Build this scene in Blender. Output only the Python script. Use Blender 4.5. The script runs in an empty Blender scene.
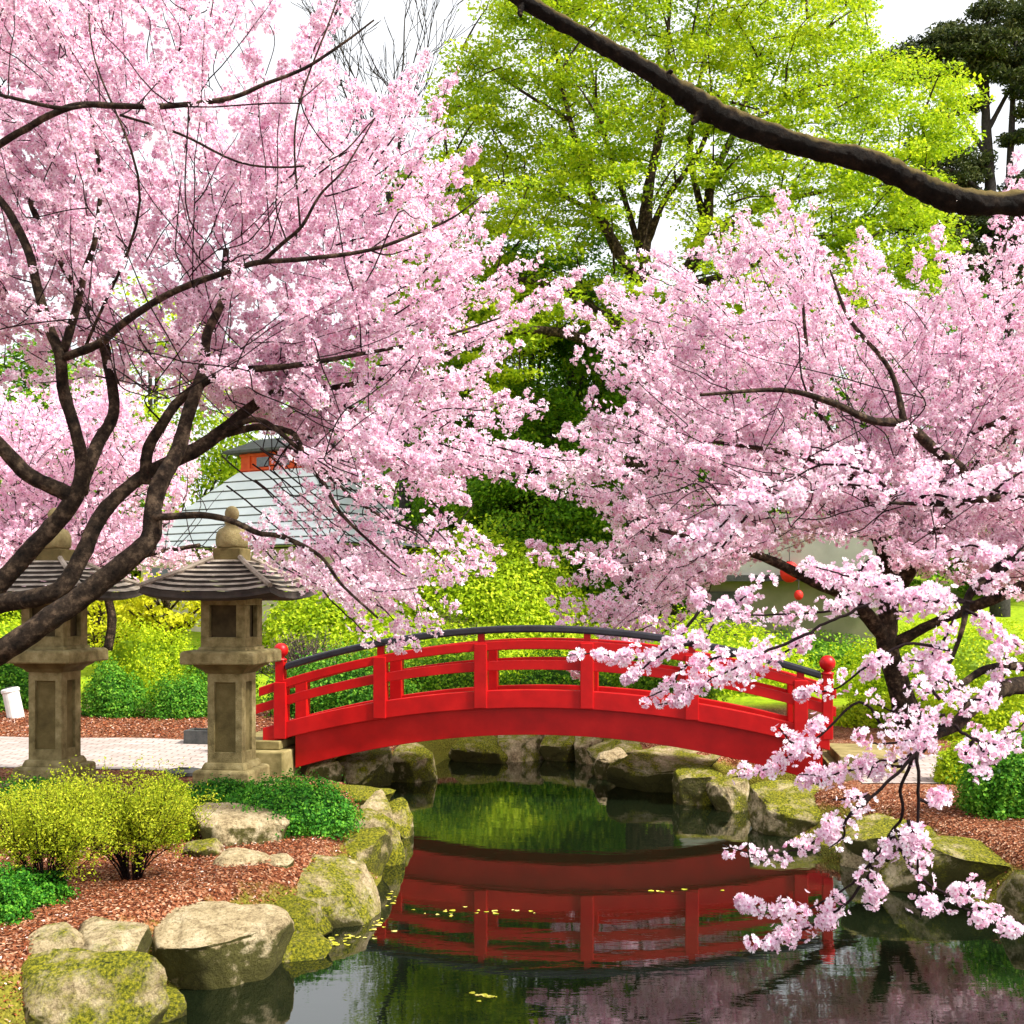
import bpy, bmesh, math, random
import numpy as np
from mathutils import Vector, Matrix

# ------------------------------------------------------------------ camera, sky, sun, exposure
F, HZ, ZC = 1100.0, 600.0, 2.3            # focal length in pixels, horizon row, eye height above the water
sc = bpy.context.scene
cam = bpy.data.objects.new('camera', bpy.data.cameras.new('camera'))
sc.collection.objects.link(cam); sc.camera = cam
cam.location = (0, 0, ZC); cam.rotation_euler = (math.radians(90), 0, 0)
cam.data.sensor_width = 36; cam.data.lens = 36 * F / 1024
cam.data.shift_y = (HZ - 512) / 1024
cam.data.clip_end = 2000; cam.data.clip_start = 0.05

SUN_EL, SUN_AZ = math.radians(50), math.radians(112)      # azimuth from +Y towards +X
world = bpy.data.worlds.new('World'); sc.world = world; world.use_nodes = True
wt = world.node_tree; wt.nodes.clear()
wo = wt.nodes.new('ShaderNodeOutputWorld'); bg = wt.nodes.new('ShaderNodeBackground')
sky = wt.nodes.new('ShaderNodeTexSky'); sky.sky_type = 'NISHITA'; sky.sun_disc = False
sky.sun_elevation = SUN_EL; sky.sun_rotation = SUN_AZ; sky.dust_density = 6; sky.air_density = 1.0
hs = wt.nodes.new('ShaderNodeHueSaturation'); hs.inputs['Saturation'].default_value = 0.12
wmix = wt.nodes.new('ShaderNodeMixRGB'); wmix.inputs[0].default_value = 0.75
wmix.inputs[2].default_value = (11.2, 11.5, 12.0, 1)     # the even white of the overcast
wt.links.new(sky.outputs[0], hs.inputs['Color']); wt.links.new(hs.outputs[0], wmix.inputs[1])
wt.links.new(wmix.outputs[0], bg.inputs['Color']); bg.inputs['Strength'].default_value = 0.074
wt.links.new(bg.outputs[0], wo.inputs[0])

sl = bpy.data.lights.new('sun', 'SUN'); sl.energy = 4.7; sl.angle = math.radians(6); sl.color = (1, 0.95, 0.86)
sun = bpy.data.objects.new('sun', sl); sc.collection.objects.link(sun)
sd = Vector((math.sin(SUN_AZ) * math.cos(SUN_EL), math.cos(SUN_AZ) * math.cos(SUN_EL), math.sin(SUN_EL)))
sun.rotation_euler = sd.to_track_quat('Z', 'Y').to_euler()
sc.view_settings.view_transform = 'Standard'; sc.view_settings.look = 'None'
sc.view_settings.exposure = 0.92; sc.view_settings.gamma = 1.0
sc.render.engine = 'CYCLES'
sc.cycles.max_bounces = 8; sc.cycles.diffuse_bounces = 5; sc.cycles.glossy_bounces = 3
sc.cycles.transmission_bounces = 3; sc.cycles.transparent_max_bounces = 4

COL = sc.collection
R = np.random.default_rng(7)
random.seed(7)

def P(px, py, Y):
    return np.array([(px - 512) / F * Y, Y, ZC - (py - HZ) / F * Y])

def Yof(py, z=0.45):
    return F * (ZC - z) / (py - HZ)

# ------------------------------------------------------------------ helpers
def tag(o, label=None, cat=None, group=None, kind=None):
    if label: o['label'] = label
    if cat: o['category'] = cat
    if group: o['group'] = group
    if kind: o['kind'] = kind
    return o

def empty(name, loc, rz=0.0, label=None, cat=None, group=None):
    o = bpy.data.objects.new(name, None); COL.objects.link(o)
    o.empty_display_size = 0.1
    o.location = tuple(loc); o.rotation_euler = (0, 0, rz)
    return tag(o, label, cat, group)

def mesh_np(name, V, faces, mat, parent=None, smooth=False, attrs=None, world_space=True):
    """V (n,3); faces (m,k) array or list of such arrays"""
    if not isinstance(faces, list): faces = [faces]
    me = bpy.data.meshes.new(name)
    V = np.asarray(V, dtype=np.float32)
    if parent is not None and world_space:
        c, s = math.cos(-parent.rotation_euler.z), math.sin(-parent.rotation_euler.z)
        D = V - np.array(parent.location, dtype=np.float32)
        V = np.stack([D[:, 0] * c - D[:, 1] * s, D[:, 0] * s + D[:, 1] * c, D[:, 2]], 1).astype(np.float32)
    loops = np.concatenate([f.ravel() for f in faces]).astype(np.int32)
    tot = np.concatenate([np.full(len(f), f.shape[1], dtype=np.int32) for f in faces])
    start = np.concatenate([[0], np.cumsum(tot)[:-1]]).astype(np.int32)
    me.vertices.add(len(V)); me.vertices.foreach_set('co', V.ravel())
    me.loops.add(len(loops)); me.loops.foreach_set('vertex_index', loops)
    me.polygons.add(len(tot)); me.polygons.foreach_set('loop_start', start)
    me.polygons.foreach_set('loop_total', tot)
    me.polygons.foreach_set('use_smooth', np.full(len(tot), smooth))
    for k, a in (attrs or {}).items():
        at = me.attributes.new(k, 'FLOAT', 'POINT'); at.data.foreach_set('value', np.asarray(a, dtype=np.float32))
    me.update(calc_edges=True)
    me.materials.append(mat)
    o = bpy.data.objects.new(name, me); COL.objects.link(o)
    if parent is not None: o.parent = parent
    return o

class MB:
    """collects shapes in the local frame of a thing, becomes ONE mesh"""
    def __init__(s): s.V = []; s.Q = []; s.T = []; s.N = []; s.n = 0
    def add(s, V, quads=None, tris=None, ngons=None):
        V = np.asarray(V, float)
        if quads is not None and len(quads): s.Q.append(np.asarray(quads) + s.n)
        if tris is not None and len(tris): s.T.append(np.asarray(tris) + s.n)
        for g in (ngons or []): s.N.append(np.asarray([g]) + s.n)
        s.V.append(V); s.n += len(V)
    def box(s, c, d, taper=1.0, rz=0.0):
        x, y, z = d[0] / 2, d[1] / 2, d[2] / 2
        t = taper
        V = np.array([(-x, -y, -z), (x, -y, -z), (x, y, -z), (-x, y, -z), (-x * t, -y * t, z), (x * t, -y * t, z), (x * t, y * t, z), (-x * t, y * t, z)])
        if rz:
            cc, ss = math.cos(rz), math.sin(rz)
            V = np.stack([V[:, 0] * cc - V[:, 1] * ss, V[:, 0] * ss + V[:, 1] * cc, V[:, 2]], 1)
        s.add(V + np.array(c), [(0, 3, 2, 1), (4, 5, 6, 7), (0, 1, 5, 4), (1, 2, 6, 5), (2, 3, 7, 6), (3, 0, 4, 7)])
    def lathe(s, prof, n=24, c=(0, 0, 0)):
        prof = np.array(prof, float); m = len(prof)
        a = np.linspace(0, 2 * math.pi, n, endpoint=False)
        V = np.stack([np.outer(prof[:, 0], np.cos(a)), np.outer(prof[:, 0], np.sin(a)), np.outer(prof[:, 1], np.ones(n))], 2).reshape(-1, 3)
        q = []
        for i in range(m - 1):
            for j in range(n):
                q.append((i * n + j, i * n + (j + 1) % n, (i + 1) * n + (j + 1) % n, (i + 1) * n + j))
        ng = []
        if prof[0, 0] > 1e-4: ng.append(list(range(n))[::-1])
        if prof[-1, 0] > 1e-4: ng.append([(m - 1) * n + j for j in range(n)])
        s.add(V + np.array(c), q, None, ng)
    def sqstack(s, prof):
        """stack of squares: (half side, z) rings"""
        V = []; q = []
        for h, z in prof: V += [(-h, -h, z), (h, -h, z), (h, h, z), (-h, h, z)]
        for i in range(len(prof) - 1):
            for j in range(4): q.append((4 * i + j, 4 * i + (j + 1) % 4, 4 * i + 4 + (j + 1) % 4, 4 * i + 4 + j))
        q.append((3, 2, 1, 0)); k = 4 * (len(prof) - 1); q.append((k, k + 1, k + 2, k + 3))
        s.add(V, q)
    def arcbar(s, xs, ztop, zbot, y0, y1):
        """bar following an arch: ztop, zbot functions of x"""
        V = []; q = []
        for x in xs: V += [(x, y0, zbot(x)), (x, y1, zbot(x)), (x, y1, ztop(x)), (x, y0, ztop(x))]
        for i in range(len(xs) - 1):
            for j in range(4): q.append((4 * i + j, 4 * i + 4 + j, 4 * i + 4 + (j + 1) % 4, 4 * i + (j + 1) % 4))
        k = 4 * (len(xs) - 1)
        q.append((0, 1, 2, 3)); q.append((k + 3, k + 2, k + 1, k))
        s.add(V, q)
    def tube(s, pts, rad, n=8, wob=0.0):
        pts = np.asarray(pts, float); rad = np.asarray(rad, float); m = len(pts)
        T = np.gradient(pts, axis=0); T /= np.linalg.norm(T, axis=1)[:, None] + 1e-9
        ref = np.array([0, 0, 1.0]) if abs(T[0, 2]) < 0.9 else np.array([1.0, 0, 0])
        V = np.empty((m, n, 3)); a = np.linspace(0, 2 * math.pi, n, endpoint=False)
        U = np.cross(T[0], ref); U /= np.linalg.norm(U)
        for i in range(m):
            U = U - T[i] * np.dot(U, T[i]); U /= np.linalg.norm(U) + 1e-9
            W = np.cross(T[i], U)
            r = rad[i] * (1 + wob * R.normal(size=n)) if wob else rad[i]
            V[i] = pts[i] + (np.cos(a) * r)[:, None] * U + (np.sin(a) * r)[:, None] * W
        i = np.arange(m - 1)[:, None]; j = np.arange(n)[None, :]; j2 = (j + 1) % n
        q = np.stack([i * n + j, i * n + j2, (i + 1) * n + j2, (i + 1) * n + j], 2).reshape(-1, 4)
        s.add(V.reshape(-1, 3), q, None, [list(range(n))[::-1], [(m - 1) * n + k for k in range(n)]] if n > 3 else None)
    def build(s, name, mat, parent=None, smooth=False, world=False, bevel=0.0, attrs=None):
        fs = []
        if s.Q: fs.append(np.concatenate(s.Q))
        if s.T: fs.append(np.concatenate(s.T))
        by = {}
        for g in s.N: by.setdefault(g.shape[1], []).append(g)
        for g in by.values(): fs.append(np.concatenate(g))
        o = mesh_np(name, np.concatenate(s.V), fs, mat, parent, smooth, attrs, world_space=world)
        if bevel:
            b = o.modifiers.new('bevel', 'BEVEL'); b.width = bevel; b.segments = 2; b.limit_method = 'ANGLE'
        return o

def smooth_path(pts, k=6, jitter=0.0):
    """Catmull-Rom through rows of pts (any number of columns)"""
    P_ = np.asarray(pts, float)
    A = np.vstack([2 * P_[0] - P_[1], P_, 2 * P_[-1] - P_[-2]])
    out = []
    t = np.linspace(0, 1, k, endpoint=False)[:, None]
    for i in range(1, len(A) - 2):
        a, b, c, d = A[i - 1], A[i], A[i + 1], A[i + 2]
        out.append(0.5 * ((2 * b) + (-a + c) * t + (2 * a - 5 * b + 4 * c - d) * t ** 2 + (-a + 3 * b - 3 * c + d) * t ** 3))
    out = np.vstack(out + [A[-2][None]])
    if jitter:
        out[1:-1, :3] += R.normal(size=(len(out) - 2, 3)) * jitter
    return out

# ------------------------------------------------------------------ materials
def new_mat(name):
    m = bpy.data.materials.new(name); m.use_nodes = True
    nt = m.node_tree; b = nt.nodes['Principled BSDF']
    return m, nt, b

def noise(nt, scale, detail=4, rough=0.6, coord='Object', dist=0.0, vec=None, typ=None):
    n = nt.nodes.new('ShaderNodeTexNoise'); n.inputs['Scale'].default_value = scale
    n.inputs['Detail'].default_value = detail; n.inputs['Roughness'].default_value = rough
    n.inputs['Distortion'].default_value = dist
    if vec is None:
        tc = nt.nodes.new('ShaderNodeTexCoord'); vec = tc.outputs[coord]
    nt.links.new(vec, n.inputs['Vector'])
    return n

def ramp(nt, src, stops):
    r = nt.nodes.new('ShaderNodeValToRGB'); cr = r.color_ramp
    while len(cr.elements) < len(stops): cr.elements.new(0.5)
    for e, (p, c) in zip(cr.elements, stops): e.position = p; e.color = (*c, 1)
    nt.links.new(src, r.inputs[0]); return r

def bump(nt, b, src, strength=0.3, dist=0.02):
    n = nt.nodes.new('ShaderNodeBump'); n.inputs['Strength'].default_value = strength
    n.inputs['Distance'].default_value = dist
    nt.links.new(src, n.inputs['Height']); nt.links.new(n.outputs[0], b.inputs['Normal']); return n

def mix(nt, fac, a, b_, typ='MIX'):
    m = nt.nodes.new('ShaderNodeMixRGB'); m.blend_type = typ
    for i, v in ((0, fac), (1, a), (2, b_)):
        if isinstance(v, (int, float)): m.inputs[i].default_value = v
        elif isinstance(v, tuple): m.inputs[i].default_value = (*v, 1)
        else: nt.links.new(v, m.inputs[i])
    return m.outputs[0]

def mat_plain(name, stops, scale=6, rough=0.7, bs=0.25, bd=0.01, spec=0.3, detail=6, fine=60):
    m, nt, b = new_mat(name)
    n = noise(nt, scale, detail); r = ramp(nt, n.outputs[0], stops)
    nt.links.new(r.outputs[0], b.inputs['Base Color']); b.inputs['Roughness'].default_value = rough
    b.inputs['Specular IOR Level'].default_value = spec
    n2 = noise(nt, fine, 4); bump(nt, b, n2.outputs[0], bs, bd)
    return m

def mat_leaf(name, stops, trans=0.35, rough=0.55, clump=1.2, cl_amt=0.45):
    """leaf colour from the leaf's own random value, drifting a little between clumps"""
    m, nt, b = new_mat(name)
    at = nt.nodes.new('ShaderNodeAttribute'); at.attribute_name = 'rnd'
    n = noise(nt, clump, 3)
    mm = nt.nodes.new('ShaderNodeMath'); mm.operation = 'MULTIPLY_ADD'
    nt.links.new(n.outputs[0], mm.inputs[0]); mm.inputs[1].default_value = cl_amt * 2
    mm.inputs[2].default_value = -cl_amt
    ad = nt.nodes.new('ShaderNodeMath'); ad.operation = 'ADD'
    nt.links.new(at.outputs['Fac'], ad.inputs[0]); nt.links.new(mm.outputs[0], ad.inputs[1])
    r = ramp(nt, ad.outputs[0], stops)
    nt.links.new(r.outputs[0], b.inputs['Base Color']); b.inputs['Roughness'].default_value = rough
    b.inputs['Specular IOR Level'].default_value = 0.15
    tr = nt.nodes.new('ShaderNodeBsdfTranslucent'); nt.links.new(r.outputs[0], tr.inputs[0])
    mx = nt.nodes.new('ShaderNodeMixShader'); mx.inputs[0].default_value = trans
    nt.links.new(b.outputs[0], mx.inputs[1]); nt.links.new(tr.outputs[0], mx.inputs[2])
    nt.links.new(mx.outputs[0], nt.nodes['Material Output'].inputs[0])
    return m

def mat_petal(name, tipa, tipb, cen, trans=0.4):
    m, nt, b = new_mat(name)
    at = nt.nodes.new('ShaderNodeAttribute'); at.attribute_name = 'rnd'
    tt = nt.nodes.new('ShaderNodeAttribute'); tt.attribute_name = 'tip'
    r = ramp(nt, at.outputs['Fac'], [(0.0, tipa), (0.75, tipb), (1.0, tuple(0.55 * a + 0.45 * c for a, c in zip(tipa, cen)))])
    tr_ = ramp(nt, tt.outputs['Fac'], [(0.0, (1, 1, 1)), (0.35, (0.08, 0.08, 0.08)), (0.6, (0, 0, 0))])
    c = mix(nt, tr_.outputs[0], r.outputs[0], cen)
    nt.links.new(c, b.inputs['Base Color']); b.inputs['Roughness'].default_value = 0.6
    b.inputs['Specular IOR Level'].default_value = 0.1
    tr = nt.nodes.new('ShaderNodeBsdfTranslucent'); nt.links.new(c, tr.inputs[0])
    mx = nt.nodes.new('ShaderNodeMixShader'); mx.inputs[0].default_value = trans
    nt.links.new(b.outputs[0], mx.inputs[1]); nt.links.new(tr.outputs[0], mx.inputs[2])
    nt.links.new(mx.outputs[0], nt.nodes['Material Output'].inputs[0])
    return m

M = {}
M['petal'] = mat_petal('blossom_pink', (0.95, 0.68, 0.84), (0.985, 0.92, 0.965), (0.52, 0.05, 0.20))
M['petal_fg'] = mat_petal('blossom_pale_pink', (0.95, 0.69, 0.85), (0.985, 0.93, 0.97), (0.60, 0.05, 0.24))
M['petal_far'] = mat_petal('blossom_far', (0.93, 0.66, 0.82), (0.98, 0.86, 0.93), (0.7, 0.25, 0.42))
M['lime'] = mat_leaf('maple_leaf', [(0.0, (0.12, 0.24, 0.006)), (0.45, (0.36, 0.51, 0.010)), (1.0, (0.66, 0.74, 0.03))], 0.5, clump=0.35)
M['lime2'] = mat_leaf('lime_leaf', [(0.0, (0.14, 0.26, 0.006)), (0.5, (0.38, 0.53, 0.010)), (1.0, (0.62, 0.70, 0.03))], 0.4, clump=0.6)
M['pine'] = mat_leaf('pine_needles', [(0.0, (0.015, 0.03, 0.012)), (0.6, (0.06, 0.085, 0.02)), (1.0, (0.17, 0.19, 0.06))], 0.15, clump=0.5)
M['dark'] = mat_leaf('evergreen_leaf', [(0.0, (0.03, 0.10, 0.006)), (0.6, (0.12, 0.32, 0.010)), (1.0, (0.34, 0.54, 0.025))], 0.3, clump=0.5)
M['mid'] = mat_leaf('green_leaf', [(0.0, (0.05, 0.14, 0.008)), (0.6, (0.17, 0.38, 0.012)), (1.0, (0.40, 0.56, 0.03))], 0.35, clump=0.7)
M['box'] = mat_leaf('shrub_leaf', [(0.0, (0.025, 0.11, 0.008)), (0.6, (0.085, 0.29, 0.016)), (1.0, (0.25, 0.48, 0.04))], 0.3, clump=4)
M['azalea'] = mat_leaf('spring_leaf', [(0.0, (0.20, 0.28, 0.012)), (0.5, (0.42, 0.50, 0.02)), (1.0, (0.70, 0.72, 0.05))], 0.45, clump=5)
M['yellow'] = mat_leaf('yellow_leaf', [(0.0, (0.28, 0.32, 0.008)), (0.5, (0.58, 0.58, 0.015)), (1.0, (0.78, 0.74, 0.03))], 0.4, clump=1.5)
M['lawn'] = mat_leaf('lawn_leaf', [(0.0, (0.20, 0.33, 0.006)), (0.5, (0.42, 0.56, 0.010)), (1.0, (0.62, 0.70, 0.02))], 0.35, clump=0.8)
M['purple'] = mat_leaf('bare_bud', [(0.0, (0.06, 0.035, 0.03)), (0.6, (0.20, 0.13, 0.11)), (1.0, (0.42, 0.30, 0.28))], 0.2)
M['juniper'] = mat_leaf('juniper_leaf', [(0.0, (0.010, 0.07, 0.006)), (0.6, (0.045, 0.22, 0.012)), (1.0, (0.17, 0.42, 0.03))], 0.25, clump=6)

def mat_bark(name, stops, moss=None, sc_=3.0, bs=0.9):
    m, nt, b = new_mat(name)
    tc = nt.nodes.new('ShaderNodeTexCoord')
    n = noise(nt, sc_ * 4, 8, 0.7); r = ramp(nt, n.outputs[0], stops)
    c = r.outputs[0]
    if moss:
        g = nt.nodes.new('ShaderNodeNewGeometry'); sx = nt.nodes.new('ShaderNodeSeparateXYZ')
        nt.links.new(g.outputs['Normal'], sx.inputs[0])
        n3 = noise(nt, 5, 5)
        a = nt.nodes.new('ShaderNodeMath'); a.operation = 'MULTIPLY_ADD'
        nt.links.new(n3.outputs[0], a.inputs[0]); a.inputs[1].default_value = 1.0; nt.links.new(sx.outputs[2], a.inputs[2])
        mr = nt.nodes.new('ShaderNodeMapRange'); mr.inputs[1].default_value = 0.75; mr.inputs[2].default_value = 1.25
        nt.links.new(a.outputs[0], mr.inputs[0])
        c = mix(nt, mr.outputs[0], c, moss)
    nt.links.new(c, b.inputs['Base Color']); b.inputs['Roughness'].default_value = 0.85
    b.inputs['Specular IOR Level'].default_value = 0.15
    w = noise(nt, 26, 10, 0.8, dist=2.5)
    bump(nt, b, w.outputs[0], 1.0, 0.06)
    return m
M['bark'] = mat_bark('cherry_bark', [(0.36, (0.010, 0.007, 0.005)), (0.52, (0.060, 0.040, 0.026)), (0.68, (0.26, 0.18, 0.115))])
M['twig'] = mat_bark('cherry_twig', [(0.3, (0.012, 0.007, 0.007)), (0.7, (0.045, 0.022, 0.022))])
M['bark_moss'] = mat_bark('mossy_bark', [(0.35, (0.004, 0.003, 0.002)), (0.55, (0.018, 0.012, 0.008)), (0.7, (0.06, 0.04, 0.024))], moss=(0.26, 0.19, 0.06))
M['bark_grey'] = mat_bark('grey_bark', [(0.3, (0.03, 0.028, 0.025)), (0.7, (0.10, 0.09, 0.08))])

def mat_rock():
    m, nt, b = new_mat('mossy_rock')
    at = nt.nodes.new('ShaderNodeAttribute'); at.attribute_type = 'OBJECT'; at.attribute_name = 'moss'
    n = noise(nt, 5, 10, 0.7); r = ramp(nt, n.outputs[0], [(0.30, (0.22, 0.155, 0.075)), (0.47, (0.56, 0.44, 0.25)), (0.68, (0.80, 0.67, 0.44))])
    n2 = noise(nt, 40, 6, 0.8); sp = ramp(nt, n2.outputs[0], [(0.36, (0.30, 0.27, 0.2)), (0.5, (1, 1, 1))])
    c = mix(nt, 0.75, r.outputs[0], sp.outputs[0], 'MULTIPLY')
    # darker, noise-broken patches on the flanks of the stone, moss where it lies flat
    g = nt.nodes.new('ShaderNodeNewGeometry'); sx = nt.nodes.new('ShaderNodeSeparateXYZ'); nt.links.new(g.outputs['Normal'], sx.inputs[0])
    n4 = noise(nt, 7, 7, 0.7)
    side_dark = nt.nodes.new('ShaderNodeMath'); side_dark.operation = 'MULTIPLY_ADD'; nt.links.new(n4.outputs[0], side_dark.inputs[0]); side_dark.inputs[1].default_value = 2.2
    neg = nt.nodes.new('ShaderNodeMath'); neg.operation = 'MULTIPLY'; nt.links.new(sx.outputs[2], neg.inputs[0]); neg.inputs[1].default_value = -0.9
    nt.links.new(neg.outputs[0], side_dark.inputs[2])
    side_fac = nt.nodes.new('ShaderNodeMapRange'); nt.links.new(side_dark.outputs[0], side_fac.inputs[0]); side_fac.inputs[1].default_value = 0.85; side_fac.inputs[2].default_value = 1.15
    c = mix(nt, side_fac.outputs[0], c, mix(nt, n2.outputs[0], (0.045, 0.038, 0.012), (0.16, 0.15, 0.035)))
    vo = nt.nodes.new('ShaderNodeTexVoronoi'); vo.feature = 'DISTANCE_TO_EDGE'; vo.inputs['Scale'].default_value = 3.2
    tcv = nt.nodes.new('ShaderNodeTexCoord'); nt.links.new(mix(nt, 0.25, tcv.outputs['Object'], n.outputs['Color']), vo.inputs['Vector'])
    ck = ramp(nt, vo.outputs['Distance'], [(0.0, (0.25, 0.2, 0.14)), (0.035, (1, 1, 1))])
    c = mix(nt, 0.5, c, ck.outputs[0], 'MULTIPLY')
    n3 = noise(nt, 3.2, 9, 0.72)
    mz = nt.nodes.new('ShaderNodeMath'); mz.operation = 'MULTIPLY_ADD'; nt.links.new(sx.outputs[2], mz.inputs[0]); mz.inputs[1].default_value = 0.16; nt.links.new(at.outputs['Fac'], mz.inputs[2])
    ma = nt.nodes.new('ShaderNodeMath'); ma.operation = 'ADD'; nt.links.new(n3.outputs[0], ma.inputs[0]); nt.links.new(mz.outputs[0], ma.inputs[1])
    mr = nt.nodes.new('ShaderNodeMapRange'); nt.links.new(ma.outputs[0], mr.inputs[0]); mr.inputs[1].default_value = 0.96; mr.inputs[2].default_value = 1.10
    mn = noise(nt, 55, 5, 0.7); mc = ramp(nt, mn.outputs[0], [(0.36, (0.025, 0.032, 0.004)), (0.48, (0.15, 0.16, 0.008)), (0.63, (0.42, 0.38, 0.02))])
    c = mix(nt, mr.outputs[0], c, mc.outputs[0])
    nt.links.new(c, b.inputs['Base Color']); b.inputs['Roughness'].default_value = 0.85; b.inputs['Specular IOR Level'].default_value = 0.2
    bn = noise(nt, 26, 10, 0.75); bump(nt, b, bn.outputs[0], 1.0, 0.06)
    return m
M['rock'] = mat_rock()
M['stone'] = mat_plain('lantern_stone', [(0.28, (0.12, 0.095, 0.035)), (0.42, (0.22, 0.175, 0.070)), (0.56, (0.32, 0.26, 0.115)), (0.74, (0.46, 0.385, 0.20))], 9, 0.8, 0.7, 0.015, detail=12, fine=90)
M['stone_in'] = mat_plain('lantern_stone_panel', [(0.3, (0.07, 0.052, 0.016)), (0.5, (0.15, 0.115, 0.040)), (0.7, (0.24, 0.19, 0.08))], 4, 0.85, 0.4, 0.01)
M['roofstone'] = mat_plain('lantern_roof_shingle', [(0.3, (0.13, 0.105, 0.08)), (0.5, (0.31, 0.26, 0.205)), (0.75, (0.52, 0.45, 0.37))], 7, 0.85, 0.5, 0.012)
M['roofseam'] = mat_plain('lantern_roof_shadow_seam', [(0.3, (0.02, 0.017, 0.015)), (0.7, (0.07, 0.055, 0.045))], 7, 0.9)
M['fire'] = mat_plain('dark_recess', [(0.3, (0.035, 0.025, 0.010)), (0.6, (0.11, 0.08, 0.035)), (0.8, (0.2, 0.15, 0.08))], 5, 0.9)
M['red'] = mat_plain('red_lacquer', [(0.3, (0.36, 0.002, 0.003)), (0.55, (0.50, 0.003, 0.004)), (0.75, (0.60, 0.008, 0.007))], 3, 0.42, 0.15, 0.006, spec=0.3)
M['black'] = mat_plain('black_handrail_paint', [(0.3, (0.012, 0.012, 0.018)), (0.7, (0.03, 0.03, 0.04))], 8, 0.35, 0.1, 0.004, spec=0.45)
M['concrete'] = mat_plain('abutment_concrete', [(0.3, (0.11, 0.088, 0.026)), (0.5, (0.23, 0.185, 0.07)), (0.7, (0.36, 0.295, 0.13))], 4, 0.85, 0.4, 0.01)
M['deck'] = mat_plain('deck_planks', [(0.3, (0.16, 0.03, 0.02)), (0.7, (0.30, 0.06, 0.04))], 9, 0.7)
M['white'] = mat_plain('white_paint', [(0.3, (0.62, 0.60, 0.56)), (0.7, (0.80, 0.79, 0.76))], 5, 0.6)
M['slate'] = mat_plain('dark_box_metal', [(0.3, (0.03, 0.035, 0.035)), (0.7, (0.09, 0.09, 0.085))], 10, 0.6)
M['wallb'] = mat_plain('plaster_wall', [(0.3, (0.45, 0.40, 0.25)), (0.7, (0.58, 0.53, 0.36))], 2, 0.8)
M['olive'] = mat_plain('olive_plaster', [(0.3, (0.19, 0.19, 0.10)), (0.7, (0.27, 0.26, 0.155))], 2, 0.8)
M['dome'] = mat_plain('pale_roof_sheet', [(0.3, (0.30, 0.31, 0.26)), (0.7, (0.44, 0.45, 0.39))], 1.5, 0.6)
M['redwood'] = mat_plain('red_gable_wood', [(0.3, (0.55, 0.055, 0.015)), (0.7, (0.75, 0.12, 0.03))], 4, 0.6)
M['glass'] = mat_plain('window_glass', [(0.3, (0.05, 0.06, 0.07)), (0.7, (0.12, 0.14, 0.16))], 4, 0.15, 0.0, spec=0.8)
M['sheet'] = mat_plain('metal_roof_sheet', [(0.3, (0.62, 0.68, 0.69)), (0.7, (0.80, 0.84, 0.85))], 0.7, 0.45, 0.1)
M['redball'] = mat_plain('red_paper', [(0.3, (0.60, 0.01, 0.01)), (0.7, (0.75, 0.03, 0.02))], 4, 0.6)

def mat_ground():
    m, nt, b = new_mat('soil_and_mulch')
    tc = nt.nodes.new('ShaderNodeTexCoord')
    v = nt.nodes.new('ShaderNodeTexVoronoi'); v.inputs['Scale'].default_value = 60; nt.links.new(tc.outputs['Object'], v.inputs['Vector'])
    sv = nt.nodes.new('ShaderNodeSeparateColor'); nt.links.new(v.outputs['Color'], sv.inputs[0])
    r = ramp(nt, sv.outputs[0], [(0.0, (0.05, 0.012, 0.006)), (0.45, (0.20, 0.06, 0.025)), (0.8, (0.38, 0.16, 0.08)), (1.0, (0.56, 0.36, 0.24))])
    n = noise(nt, 0.9, 5); nr = ramp(nt, n.outputs[0], [(0.35, (0.6, 0.55, 0.5)), (0.6, (1, 1, 1))])
    c = mix(nt, 0.8, r.outputs[0], nr.outputs[0], 'MULTIPLY')
    # moss creeping over the soil at the water's edge and grass beyond the beds: patches by place
    sx = nt.nodes.new('ShaderNodeSeparateXYZ'); nt.links.new(tc.outputs['Object'], sx.inputs[0])
    n2 = noise(nt, 2.5, 6, 0.7)
    zz = nt.nodes.new('ShaderNodeMath'); zz.operation = 'MULTIPLY_ADD'; nt.links.new(n2.outputs[0], zz.inputs[0]); zz.inputs[1].default_value = -0.5
    nt.links.new(sx.outputs[2], zz.inputs[2])
    mr = nt.nodes.new('ShaderNodeMapRange'); nt.links.new(zz.outputs[0], mr.inputs[0]); mr.inputs[1].default_value = 0.02; mr.inputs[2].default_value = 0.10
    mr.inputs[3].default_value = 1; mr.inputs[4].default_value = 0
    n3 = noise(nt, 50, 5); mc = ramp(nt, n3.outputs[0], [(0.3, (0.06, 0.06, 0.008)), (0.7, (0.28, 0.25, 0.03))])
    c = mix(nt, mr.outputs[0], c, mc.outputs[0])
    far = nt.nodes.new('ShaderNodeMapRange'); nt.links.new(sx.outputs[1], far.inputs[0]); far.inputs[1].default_value = 18.5; far.inputs[2].default_value = 19.5
    n5 = noise(nt, 6, 8, 0.7); gc = ramp(nt, n5.outputs[0], [(0.3, (0.11, 0.20, 0.008)), (0.55, (0.30, 0.42, 0.012)), (0.8, (0.50, 0.58, 0.02))])
    c = mix(nt, far.outputs[0], c, gc.outputs[0])
    nt.links.new(c, b.inputs['Base Color']); b.inputs['Roughness'].default_value = 0.9; b.inputs['Specular IOR Level'].default_value = 0.1
    bump(nt, b, v.outputs['Distance'], 0.7, 0.03)
    return m
M['ground'] = mat_ground()

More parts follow.
